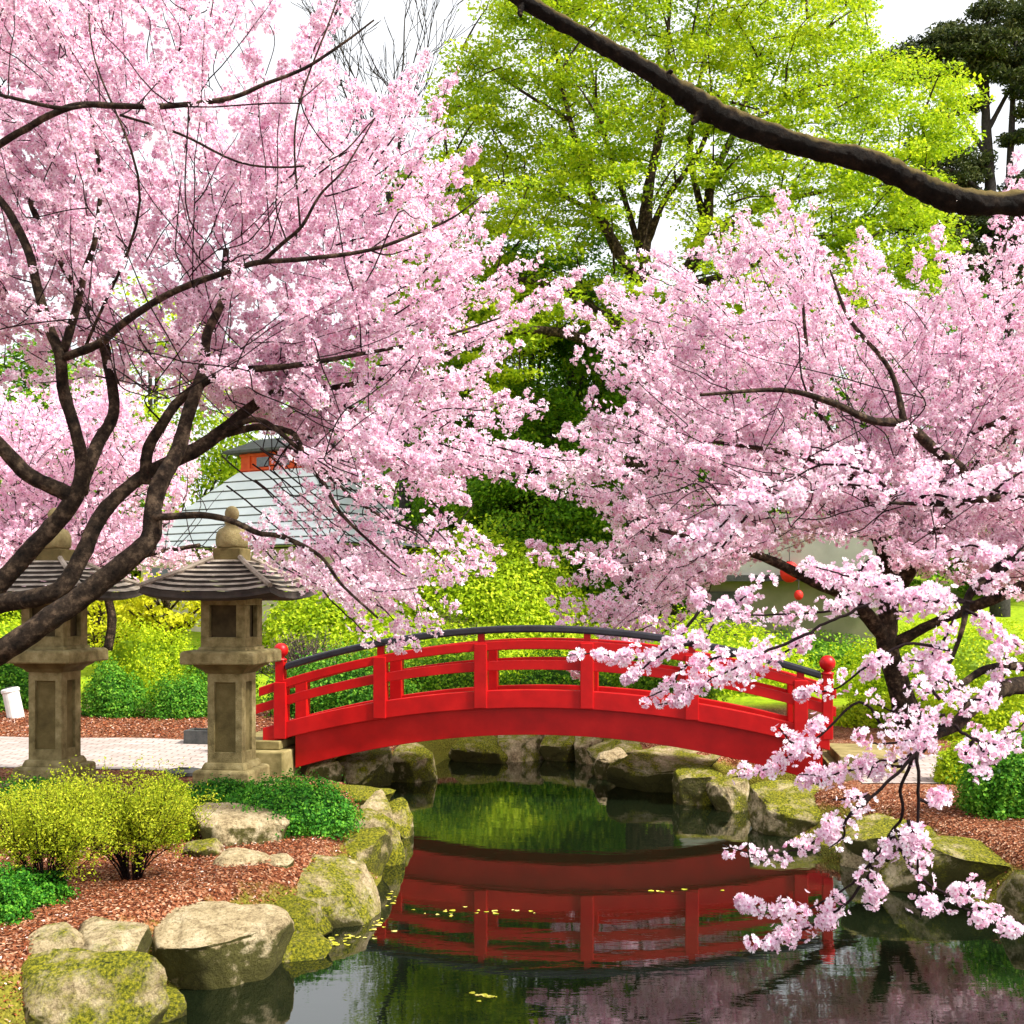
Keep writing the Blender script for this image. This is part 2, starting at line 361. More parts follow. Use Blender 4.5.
def mat_path():
    m, nt, b = new_mat('pale_paving')
    tc = nt.nodes.new('ShaderNodeTexCoord')
    br = nt.nodes.new('ShaderNodeTexBrick'); br.inputs['Scale'].default_value = 2.4
    br.inputs['Color1'].default_value = (0.46, 0.39, 0.36, 1); br.inputs['Color2'].default_value = (0.36, 0.30, 0.27, 1)
    br.inputs['Mortar'].default_value = (0.16, 0.12, 0.10, 1); br.inputs['Mortar Size'].default_value = 0.02
    n = noise(nt, 4, 5); vm = mix(nt, 0.03, tc.outputs['Object'], n.outputs['Color'])
    nt.links.new(vm, br.inputs['Vector'])
    n2 = noise(nt, 3, 8); nr = ramp(nt, n2.outputs[0], [(0.3, (0.75, 0.72, 0.7)), (0.65, (1, 1, 1))])
    c = mix(nt, 0.7, br.outputs['Color'], nr.outputs[0], 'MULTIPLY')
    nt.links.new(c, b.inputs['Base Color']); b.inputs['Roughness'].default_value = 0.8
    bump(nt, b, br.outputs['Fac'], -0.4, 0.01)
    return m
M['path'] = mat_path()

def mat_water():
    m, nt, b = new_mat('pond_water')
    b.inputs['Base Color'].default_value = (0.004, 0.007, 0.003, 1)
    b.inputs['Roughness'].default_value = 0.015; b.inputs['IOR'].default_value = 1.9
    b.inputs['Specular IOR Level'].default_value = 0.5
    tc = nt.nodes.new('ShaderNodeTexCoord')
    mp = nt.nodes.new('ShaderNodeMapping'); mp.inputs['Scale'].default_value = (1.0, 2.6, 1)
    nt.links.new(tc.outputs['Object'], mp.inputs[0])
    n = noise(nt, 2.2, 3, 0.5, vec=mp.outputs[0], dist=0.4); n2 = noise(nt, 14, 2, 0.5, vec=mp.outputs[0])
    c = mix(nt, 0.12, n.outputs[0], n2.outputs[0])
    bump(nt, b, c, 0.045, 0.02)
    return m
M['water'] = mat_water()
M['pad'] = mat_leaf('floating_leaf', [(0.0, (0.25, 0.26, 0.02)), (0.5, (0.55, 0.52, 0.04)), (1.0, (0.75, 0.62, 0.2))], 0.1)
M['chip'] = mat_leaf('bark_chip', [(0.0, (0.035, 0.008, 0.004)), (0.5, (0.20, 0.048, 0.016)), (0.8, (0.38, 0.13, 0.05)), (0.93, (0.56, 0.32, 0.20)), (1.0, (0.85, 0.64, 0.58))], 0.05, clump=2.0, cl_amt=0.12)

# ------------------------------------------------------------------ terrain, pond
def Wp(px, py): Y = F * ZC / (py - HZ); return ((px - 512) / F * Y, Y)
POND = [(-3.6, -6), (-3.0, 2), (-2.6, 4.6), (-2.15, 5.9), Wp(205, 985), Wp(290, 955), Wp(370, 918), Wp(392, 880), Wp(400, 845), (-1.25, 11.6), (-1.9, 12.2), (-2.9, 12.4), (-3.0, 13.3),
        (-2.3, 13.7), Wp(400, 783), Wp(432, 772), Wp(450, 760), Wp(520, 757), Wp(590, 758), Wp(605, 772), Wp(650, 788), Wp(712, 800), (2.7, 13.1), (3.3, 12.9), (3.3, 12.0),
        (2.75, 11.4), Wp(765, 832), Wp(850, 855), Wp(900, 876), Wp(1024, 925), (3.75, 6.6), (3.6, 4.5), (3.5, 0), (3.8, -6)]
PA = np.array(POND, float)
def pond_d(x, y):
    """signed distance, positive on land"""
    x = np.asarray(x, float); y = np.asarray(y, float)
    d = np.full(x.shape, 1e9); ins = np.zeros(x.shape, bool)
    for i in range(len(PA)):
        a, b = PA[i], PA[(i + 1) % len(PA)]
        e = b - a; t = np.clip(((x - a[0]) * e[0] + (y - a[1]) * e[1]) / (e @ e), 0, 1)
        d = np.minimum(d, np.hypot(x - a[0] - t * e[0], y - a[1] - t * e[1]))
        c = (a[1] > y) != (b[1] > y)
        xi = a[0] + (y - a[1]) / (b[1] - a[1] + 1e-12) * e[0]
        ins ^= c & (x < xi)
    return np.where(ins, -d, d)
def sm(t): t = np.clip(t, 0, 1); return t * t * (3 - 2 * t)
def gz(x, y):
    x = np.asarray(x, float); y = np.asarray(y, float)
    d = pond_d(x, y)
    z = np.where(d > 0, -0.04 + 0.46 * sm(d / 0.55), -0.04 - 0.7 * sm(-d / 0.7))
    land = sm((d - 0.3) / 1.0)
    z = z + land * 0.03
    z = z + 0.065 * np.clip(y - 20, 0, 16) + 0.13 * np.clip(y - 36, 0, 80)
    lump = 0.02 * np.sin(x * 2.1 + 1.3 * np.sin(y * 1.7)) * np.sin(y * 2.6 + x) * land * ((y < 10.6) | (y > 14.2))
    return z + lump
def g1(x, y): return float(gz(np.array([x]), np.array([y]))[0])

xs = np.concatenate([-np.geomspace(9, 400, 26)[::-1], np.arange(-8.9, 9, 0.13), np.geomspace(9.1, 400, 26)])
ys = np.concatenate([-np.geomspace(6, 300, 12)[::-1], np.arange(-5.5, 2.5, 0.5), np.arange(2.5, 21, 0.13), np.geomspace(21.1, 600, 46)])
gx, gy = np.meshgrid(xs, ys); V = np.stack([gx.ravel(), gy.ravel(), gz(gx.ravel(), gy.ravel())], 1)
ny, nx = gx.shape; i = np.arange(ny - 1)[:, None] * nx + np.arange(nx - 1)[None, :]
tag(mesh_np('ground', V, np.stack([i, i + 1, i + nx + 1, i + nx], 2).reshape(-1, 4), M['ground'], smooth=True), kind='structure')
tag(mesh_np('pond_water', [(-8, -6.5, 0), (8, -6.5, 0), (8, 17.5, 0), (-8, 17.5, 0)], np.array([(0, 1, 2, 3)]), M['water']), kind='structure')

BA = math.radians(8.7)                     # the bridge, lanterns and paths share this yaw
BO = np.array([0.49, 12.6])
def B2W(s, c): return (BO[0] + s * math.cos(BA) + c * math.sin(BA), BO[1] - s * math.sin(BA) + c * math.cos(BA))
def path_sheet(name, s0, s1, c0, c1, ns, nc, th=0.008, wav=0.0):
    s = np.linspace(s0, s1, ns); c = np.linspace(c0, c1, nc); S, C = np.meshgrid(s, c)
    C = C + wav * np.sin(S * 1.3) * (np.abs(C - (c0 + c1) / 2) > (c1 - c0) * 0.49)
    X = BO[0] + S * math.cos(BA) + C * math.sin(BA); Y = BO[1] - S * math.sin(BA) + C * math.cos(BA)
    Z = gz(X.ravel(), Y.ravel()); Z = np.maximum(Z, 0.3) + th
    V = np.stack([X.ravel(), Y.ravel(), Z], 1); i = np.arange(nc - 1)[:, None] * ns + np.arange(ns - 1)[None, :]
    return tag(mesh_np(name, V, np.stack([i, i + 1, i + ns + 1, i + ns], 2).reshape(-1, 4), M['path'], smooth=True), kind='structure')
path_sheet('path', -12.5, -3.35, -1.35, 1.15, 70, 16, wav=0.06)
path_sheet('path', 3.25, 7.5, -0.9, 1.2, 40, 16, wav=0.06)

# ------------------------------------------------------------------ red bridge
def bridge():
    t = empty('arched_bridge', (BO[0], BO[1], 0), -BA, 'red lacquered wooden footbridge arching over the pond', 'bridge')
    s0 = -0.12; arch = lambda z0, k: (lambda x: z0 - k * (x - s0) ** 2)
    W = 0.74; xs = np.linspace(-3.55, 3.12, 60)
    deckz = arch(1.15, 0.044)
    for c0, far in ((0.0, False), (W, True)):
        y = c0
        m = MB(); xb = np.linspace(-3.12, 2.98, 50); m.arcbar(xb, arch(1.075, 0.0425), arch(0.745, 0.050), y + (0.05 if not far else -0.14), y + (0.14 if not far else -0.05)); m.build('main_beam', M['red'], t, bevel=0.008)
        m = MB(); m.arcbar(np.linspace(-3.5, 3.05, 50), arch(1.272, 0.0435), arch(1.062, 0.042), y - 0.02, y + 0.08); m.build('curb_beam', M['red'], t, bevel=0.008)
        m = MB(); m.arcbar(np.linspace(-3.62, 3.12, 50), arch(1.61, 0.0468), arch(1.50, 0.0468), y + 0.0, y + 0.06); m.build('middle_rail', M['red'], t, bevel=0.006)
        zt = arch(1.842, 0.050)
        m = MB(); m.arcbar(xs if not far else np.linspace(-3.5, 3.1, 50), zt, arch(1.735, 0.050), y - 0.025, y + 0.085); m.build('top_rail', M['red'], t, bevel=0.01)
        for s in (-3.28, -2.06, -0.86, 0.37, 1.55, 2.74):
            m = MB(); zb = arch(1.09, 0.042)(s) - 0.02; z1 = zt(s) - 0.02
            m.box((s, y + 0.03, (zb + z1) / 2), (0.15, 0.15, z1 - zb)); m.build('post', M['red'], t, bevel=0.008)
    # black handrail over the near railing, ending in newels with ball caps
    bz = lambda x: 2.012 - 0.0505 * (x + 0.2) ** 2; bb = lambda x: bz(x) - 0.085
    m = MB(); m.arcbar(np.linspace(-3.22, 2.96, 60), bz, bb, -0.04, 0.09); m.build('handrail', M['black'], t, bevel=0.022)
    for s in (-2.06, -0.86, 0.37, 1.55, 2.74):
        z0, z1 = 1.842 - 0.05 * (s - s0) ** 2 - 0.03, bb(s) + 0.02
        m = MB(); m.box((s, 0.03, (z0 + z1) / 2), (0.075, 0.07, z1 - z0)); m.build('handrail_bracket', M['red'], t)
    for s, zz in ((-3.29, 1.70), (3.03, 1.60)):
        m = MB(); m.box((s, 0.03, zz - 0.48), (0.11, 0.11, 0.72)); n = m.build('newel_post', M['red'], t, bevel=0.008)
        m = MB(); a = np.linspace(-1.2, 1.5708, 12)
        m.lathe([(0.07, zz - 0.125), (0.07, zz - 0.105), (0.045, zz - 0.095), (0.038, zz - 0.08)] + [(0.088 * math.cos(q) + 1e-5, zz + 0.088 * math.sin(q)) for q in a], 24, (s, 0.03, 0))
        m.build('ball_cap', M['red'], n, smooth=True)
    m = MB()
    e = np.linspace(-3.5, 3.05, 46)
    for a, b in zip(e[:-1], e[1:]):
        m.arcbar([a + 0.006, b - 0.006], deckz, lambda x: deckz(x) - 0.05, 0.082, W - 0.022)
    m.build('deck', M['deck'], t)
    # concrete abutments under both ends are things of their own
    for s, z1, lab, wd in ((-3.52, 0.60, 'squat concrete abutment under the left end of the red bridge', 0.78), (3.42, 0.56, 'squat concrete abutment under the right end of the red bridge', 0.80)):
        x, y_ = B2W(s, 0.42)
        a = empty('bridge_abutment', (x, y_, 0), -BA, lab, 'abutment', 'abutments of the red bridge')
        m = MB(); m.box((0, 0, z1 / 2 - 0.35), (wd, 1.5, z1 + 0.55), taper=0.94); m.build('block', M['concrete'], a, bevel=0.015)
        m = MB(); m.box((0.05 if s > 0 else -0.05, 0.05, z1 - 0.02), (wd * 0.8, 1.15, 0.10)); m.build('cap_slab', M['concrete'], a, bevel=0.01)
bridge()

# ------------------------------------------------------------------ stone lanterns
def lantern(px, Y, label, scale=1.0):
    x = (px - 512) / F * Y; z = 0.42
    t = empty('stone_lantern', (x, Y, z), -BA, label, 'stone lantern', 'stone lanterns beside the path')
    k = scale
    sq = lambda name, prof, mat='stone', bev=0.012: (lambda m: (m.sqstack([(h * k, zz * k) for h, zz in prof]), m.build(name, M[mat], t, bevel=bev)))(MB())[1]
    sq('plinth', [(0.375, -0.12), (0.375, 0.075)])
    sq('base_block', [(0.285, 0.072), (0.285, 0.215), (0.265, 0.235)])
    sq('base_moulding', [(0.225, 0.232), (0.218, 0.262), (0.20, 0.30)])
    # shaft with sunk panels
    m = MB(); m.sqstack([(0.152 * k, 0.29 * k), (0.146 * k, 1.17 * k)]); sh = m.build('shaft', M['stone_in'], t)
    m = MB()
    for a in range(4):
        q = a * math.pi / 2; d = 0.176 * k; c, s = math.cos(q), math.sin(q)
        for off, wd, z0, z1 in ((0, 0.355, 0.29, 0.40), (0, 0.355, 1.08, 1.17), (-0.143, 0.068, 0.398, 1.082), (0.143, 0.068, 0.398, 1.082)):
            dd = 0.160 * k
            cx, cy = (c * off * k - s * -dd, s * off * k + c * -dd)
            if z0 in (0.29, 1.08) and a % 2: wd = 0.284
            if z0 not in (0.29, 1.08) and a % 2: continue
            m.box((cx, cy, (z0 + z1) / 2 * k), (wd * k if a % 2 == 0 else wd * k, 0.034 * k, (z1 - z0) * k), rz=q)
        if a % 2:
            for off in (-0.108, 0.108):
                dd = 0.160 * k; cx, cy = (c * off * k + s * dd, s * off * k - c * dd)
                m.box((cx, cy, 0.74 * k), (0.068 * k, 0.034 * k, 0.684 * k), rz=q)
    m.build('shaft_frame', M['stone'], t, bevel=0.004)
    sq('table_moulding', [(0.19, 1.165), (0.215, 1.20), (0.27, 1.235), (0.285, 1.262)], 'stone_in', 0.006)
    sq('table', [(0.37, 1.26), (0.375, 1.275), (0.372, 1.375), (0.345, 1.392)])
    sq('fire_box_floor', [(0.245, 1.39), (0.24, 1.425)], bev=0.006)
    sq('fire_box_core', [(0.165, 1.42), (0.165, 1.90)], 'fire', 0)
    m = MB()
    for a in range(4):
        q = a * math.pi / 2; c, s = math.cos(q), math.sin(q); dd = 0.20 * k
        w_ = 0.45 if a % 2 == 0 else 0.37
        for off, wd, z0, z1 in ((0, w_, 1.424, 1.52), (0, w_, 1.83, 1.90), (-(w_ / 2 - 0.045), 0.09, 1.519, 1.831), ((w_ / 2 - 0.045), 0.09, 1.519, 1.831)):
            cx, cy = (c * off * k + s * dd, s * off * k - c * dd)
            m.box((cx, cy, (z0 + z1) / 2 * k), (wd * k, 0.05 * k, (z1 - z0) * k), rz=q)
    m.build('fire_box', M['stone'], t, bevel=0.006)
    # curved pyramid roof in stepped courses
    n = 7; m = MB(); sm_ = MB()
    def prof(u): return 0.64 - 0.50 * u, 1.905 + 0.36 * (u ** 0.9) + 0.025 * (1 - u) ** 3
    def ring(h, z, up, N=6):
        """square ring with corners lifting"""
        pts = []
        for a in range(4):
            for j in range(N):
                tt = j / N * 2 - 1; x_, y_ = h * tt, -h
                for _ in range(a): x_, y_ = -y_, x_
                pts.append((x_ * k, y_ * k, (z + up * abs(tt) ** 3) * k))
        return pts
    for i in range(n):
        h0, z0 = prof(i / n); h1, z1 = prof((i + 1) / n)
        up0 = 0.055 * (1 - i / n) ** 2; up1 = 0.055 * (1 - (i + 1) / n) ** 2
        A = ring(h0, z0 + 0.012, up0); B = ring(h0, z0 + 0.034, up0); C = ring(h1 + 0.004, z1 + 0.008, up1)
        N = 24; V = A + B + C
        q = [(r * N + j, r * N + (j + 1) % N, (r + 1) * N + (j + 1) % N, (r + 1) * N + j) for r in range(2) for j in range(N)]
        m.add(V, q[N:])
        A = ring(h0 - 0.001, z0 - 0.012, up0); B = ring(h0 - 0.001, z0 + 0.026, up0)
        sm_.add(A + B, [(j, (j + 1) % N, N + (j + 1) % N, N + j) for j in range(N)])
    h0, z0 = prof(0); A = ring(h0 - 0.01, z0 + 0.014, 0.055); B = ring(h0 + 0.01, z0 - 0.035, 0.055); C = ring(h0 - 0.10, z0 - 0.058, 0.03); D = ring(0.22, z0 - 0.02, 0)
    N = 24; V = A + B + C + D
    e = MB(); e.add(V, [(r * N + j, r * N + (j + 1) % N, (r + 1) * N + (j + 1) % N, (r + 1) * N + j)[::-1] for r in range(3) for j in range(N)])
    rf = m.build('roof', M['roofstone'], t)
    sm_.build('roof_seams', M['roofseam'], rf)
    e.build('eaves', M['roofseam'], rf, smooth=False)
    for a in range(4):
        pts = []
        for u in np.linspace(0, 1, 8):
            h, z_ = prof(u); up = 0.055 * (1 - u) ** 2
            x_, y_ = h, -h
            for _ in range(a): x_, y_ = -y_, x_
            pts.append((x_ * k, y_ * k, (z_ + up + 0.032) * k))
        r_ = MB(); r_.tube(pts, np.full(8, 0.026 * k), 6); r_.build('ridge', M['roofstone'], rf)
    sq('finial_base', [(0.14, 2.255), (0.14, 2.385), (0.13, 2.39)], 'stone_in', 0.008)
    m = MB(); pr = [(0.125, 2.388), (0.152, 2.41), (0.158, 2.47), (0.150, 2.53), (0.125, 2.575), (0.08, 2.60), (0.062, 2.62), (0.075, 2.64), (0.066, 2.66), (0.045, 2.668)]
    m.lathe([(a_ * k, b_ * k) for a_, b_ in pr], 28); m.build('finial', M['stone'], t, smooth=True)
    m = MB(); m.lathe([(0.070 * math.cos(q) * k + 1e-5, (2.73 + 0.078 * math.sin(q)) * k) for q in np.linspace(-1.2, 1.5708, 12)], 24); m.build('finial_ball', M['stone'], t, smooth=True)
lantern(232, 10.85, 'stone lantern nearer the bridge, clear of the tree limbs')
lantern(55, 11.05, 'left stone lantern half hidden behind the cherry limbs')

# ------------------------------------------------------------------ rocks
_ico = {}
def ico(sub):
    if sub not in _ico:
        bm = bmesh.new(); bmesh.ops.create_icosphere(bm, subdivisions=sub, radius=1)
        _ico[sub] = (np.array([v.co[:] for v in bm.verts]), np.array([[v.index for v in f.verts] for f in bm.faces])); bm.free()
    return _ico[sub]
def vnoise(Pn, seed, freq):
    r = np.random.default_rng(seed); out = np.zeros(len(Pn))
    for _ in range(7):
        k = r.normal(size=3) * freq; out += np.sin(Pn @ k + r.uniform(0, 6.28))
    return out / 7
def rock(px, base, w, h, label, moss=0.4, zb=0.0, dep=1.0, seed=0, flat=0.25, skew=0.0, name='rock'):
    Y = Yof(base, zb); s = Y / F; W_ = w * s; D = W_ * dep
    # height that brings the far edge of the top to its row once the depth of the top is counted
    zt = ZC - (base - h - HZ) * (Y + D * 0.62) / F; Hh = max(zt - zb, 0.45 * h * s, 0.10)
    Vn, Fn = ico(5)
    r = np.random.default_rng(seed + 1000)
    V = Vn * (1 + 0.16 * vnoise(Vn, seed + 7, 1.6))[:, None]
    # cut by random planes gives blocky faces
    for k in range(16):
        n = r.normal(size=3); n[2] *= 0.8; n /= np.linalg.norm(n); d = r.uniform(0.50, 0.88)
        e = V @ n - d; V = V - np.outer(np.clip(e, 0, None), n) * r.uniform(0.75, 0.97)
    n = np.array([r.uniform(-0.22, 0.22), -0.18 + r.uniform(-0.1, 0.1), 1.0]); n /= np.linalg.norm(n)
    e = V @ n - (0.42 + flat * 0.4); V -= np.outer(np.clip(e, 0, None), n) * 0.86
    rid = 1 - np.abs(vnoise(Vn, seed + 9, 5)) * 2
    V *= (1 + 0.07 * vnoise(Vn, seed, 3) + 0.04 * vnoise(Vn, seed + 1, 8) + 0.035 * rid + 0.022 * vnoise(Vn, seed + 2, 20) + 0.014 * vnoise(Vn, seed + 3, 45))[:, None]
    V = (V - (V.max(0) + V.min(0)) / 2) / ((V.max(0) - V.min(0)) / 2)
    Yc = Y + D * 0.42; x = (px - 512) / F * Yc; W_ *= 1.04 * Yc / Y
    V = V * np.array([W_ / 2, D / 2, Hh * 0.85])
    V[:, 0] += skew * V[:, 2]
    V[:, 2] += Hh * 0.15
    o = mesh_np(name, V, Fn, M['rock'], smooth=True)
    o.location = (x, Y + D * 0.42, zb)
    o['moss'] = float(moss)
    tag(o, label, 'rock', 'rocks edging the pond' if zb < 0.2 else None)
    return o
SR = dict()
rock(-2, 1050, 46, 66, 'pale rounded rock cut by the bottom left corner of the view', 0.15, 0.0, seed=1)
rock(82, 1050, 176, 102, 'broad moss covered slab sloping to the water, lowest on the left bank', 0.47, 0.0, 0.55, seed=41, flat=0.1)
rock(45, 982, 78, 58, 'small grey rock with a mossy flank behind the lowest mossy slab, left of a pair', 0.36, 0.25, seed=3)
rock(102, 976, 88, 56, 'small grey rock with a mossy flank behind the lowest mossy slab, right of a pair', 0.32, 0.25, seed=4)
rock(206, 992, 160, 88, 'biggest beige flat topped rock on the left bank', 0.20, 0.0, 0.9, seed=15, flat=0.0)
rock(262, 956, 130, 68, 'moss covered rock beyond the big beige rock', 0.50, 0.0, seed=6)
rock(318, 930, 124, 74, 'beige topped mossy rock where the yellow leaves float', 0.44, 0.0, 0.9, seed=17, flat=0.0)
rock(348, 886, 82, 60, 'mossy rounded rock third from the bridge on the left bank', 0.50, 0.0, seed=8)
rock(377, 866, 56, 58, 'pale topped mossy rock at the tip of the left bank', 0.50, 0.0, 1.0, seed=9)
rock(376, 846, 44, 56, 'mossy rock behind the tip of the left bank', 0.42, 0.0, 1.2, seed=10)
rock(338, 812, 110, 26, 'long low mossy ledge behind the green ground cover', 0.5, 0.25, 0.4, seed=11, flat=-0.2)
rock(240, 852, 94, 48, 'flat topped beige boulder lying in the mulch', 0.22, 0.40, 0.8, seed=12, flat=-0.3)
rock(205, 866, 42, 28, 'little dark mossy stone left of the pale round stone', 0.45, 0.38, seed=13)
rock(243, 878, 56, 30, 'pale round stone in the mulch below the beige boulder', 0.02, 0.36, seed=14)
rock(279, 876, 30, 24, 'fist shaped little stone right of the pale round stone', 0.25, 0.34, seed=16)
rock(158, 1022, 60, 34, 'small mossy stone wedged between the lowest slab and the big beige rock', 0.5, 0.0, seed=51)
rock(300, 962, 64, 30, 'low mossy stone at the waterline right of the big beige rock', 0.5, 0.0, seed=52)
rock(396, 838, 34, 40, 'upright mossy stone at the corner of the left bank by the bridge', 0.48, 0.0, seed=53)
rock(730, 812, 46, 40, 'dark mossy stone in the shade under the right end of the bridge', 0.45, 0.0, seed=54)
rock(362, 790, 62, 44, 'mossy boulder under the left side of the bridge', 0.44, 0.0, seed=18)
rock(410, 783, 54, 40, 'rough mossy boulder right of the one under the left of the bridge', 0.47, 0.0, seed=19)
rock(325, 792, 40, 36, 'dark mossy rock deepest under the left end of the bridge', 0.4, 0.0, seed=20)
rock(478, 764, 58, 30, 'leftmost rock of the far bank row seen through the arch', 0.50, 0.0, seed=21)
rock(522, 762, 54, 31, 'second rock from the left of the far bank row', 0.42, 0.0, seed=22)
rock(562, 762, 44, 32, 'third rock from the left of the far bank row', 0.47, 0.0, seed=23)
rock(590, 764, 34, 30, 'right end rock of the far bank row seen through the arch', 0.40, 0.0, seed=24)
rock(614, 780, 40, 34, 'small pale rock left of the long boulder under the right of the arch', 0.22, 0.0, 0.9, seed=25)
rock(668, 794, 122, 48, 'long humped mossy boulder under the right side of the arch', 0.42, 0.0, 0.7, seed=26, flat=-0.1)
rock(634, 770, 90, 34, 'mossy boulder behind the long one under the arch', 0.45, 0.05, 0.7, seed=36)
rock(700, 806, 52, 42, 'dark mossy block right of the long boulder under the arch', 0.5, 0.0, 0.8, seed=27)
rock(806, 838, 104, 56, 'broad mossy topped block on the right bank beside the bridge', 0.47, 0.0, 0.8, seed=28, flat=-0.2)
rock(876, 872, 74, 56, 'mossy block second from the bridge on the right bank', 0.46, 0.0, 0.9, seed=29, flat=-0.2)
rock(955, 900, 155, 66, 'long mossy rock on the right bank above the black water', 0.48, 0.0, 0.7, seed=30, flat=-0.3)
rock(1032, 925, 66, 60, 'mossy rock cut by the right edge of the view', 0.5, 0.0, seed=31)
rock(890, 850, 90, 30, 'flat mossy stone set behind the right bank rocks', 0.5, 0.3, 0.6, seed=32, flat=-0.4)
rock(105, 712, 40, 16, 'small pale stone at the foot of the ball shaped shrub', 0.1, 0.45, seed=33)
rock(155, 716, 46, 14, 'low mossy stone under the green shrubs behind the path', 0.45, 0.45, seed=34)

# ------------------------------------------------------------------ leaves and flowers
def frame(N):
    N = N / (np.linalg.norm(N, axis=1)[:, None] + 1e-9)
    a = R.normal(size=N.shape); U = a - N * (a * N).sum(1)[:, None]; U /= np.linalg.norm(U, axis=1)[:, None] + 1e-9
    return N, U, np.cross(N, U)
def leaves(pos, nrm, size, name, mat, parent, aspect=0.5, rnd=None):
    n = len(pos); N, U, W = frame(nrm); s = (size * R.uniform(0.6, 1.3, n))[:, None]
    V = np.stack([pos - U * s * 0.5, pos + W * s * aspect * 0.5 + N * s * 0.08, pos + U * s * 0.5, pos - W * s * aspect * 0.5 + N * s * 0.08], 1).reshape(-1, 3)
    q = np.arange(n * 4).reshape(-1, 4)
    r = R.uniform(0, 1, n) if rnd is None else rnd
    return mesh_np(name, V, q, mat, parent, attrs={'rnd': np.repeat(r, 4)})
def flowers(pos, nrm, size, name, mat, parent, fine=False):
    n = len(pos); N, U, W = frame(nrm); s = size * R.uniform(0.75, 1.2, n)
    cup = R.uniform(0.15, 0.75, n); rnd = R.uniform(0, 1, n) ** 0.9
    rr = [] ; tips = []
    rr.append(pos); tips.append(0.0)
    lay = [(-0.60, 0.70, 0.3), (0.0, 1.0, 1.0), (0.60, 0.70, 0.3)] if not fine else [(-0.58, 0.66, 0.35), (-0.34, 0.98, 0.9), (0.0, 0.90, 0.9), (0.34, 0.98, 0.9), (0.58, 0.66, 0.35)]
    for k in range(5):
        a0 = k * 2 * math.pi / 5
        for da, rad, tp in lay:
            a = a0 + da; r_ = rad * s
            rr.append(pos + (U * math.cos(a) + W * math.sin(a)) * (r_ * (1 - cup * 0.3))[:, None] + N * (r_ * cup * (rad))[:, None]); tips.append(0.6 if rad < 0.75 else 1.0)
    K = len(rr); V = np.stack(rr, 1).reshape(-1, 3)
    base = (np.arange(n) * K)[:, None]; L = len(lay)
    fs = [base + np.array([[0] + [1 + k * L + j for j in range(L)]]) for k in range(5)]
    f = np.concatenate(fs)
    return mesh_np(name, V, f, mat, parent, attrs={'rnd': np.repeat(rnd, K), 'tip': np.tile(tips, n)})
def inpoly(x, y, poly):
    poly = np.array(poly, float); ins = np.zeros(np.shape(x), bool)
    for i in range(len(poly)):
        a, b = poly[i], poly[(i + 1) % len(poly)]
        c = (a[1] > y) != (b[1] > y); ins ^= c & (x < a[0] + (y - a[1]) / (b[1] - a[1] + 1e-12) * (b[0] - a[0]))
    return ins

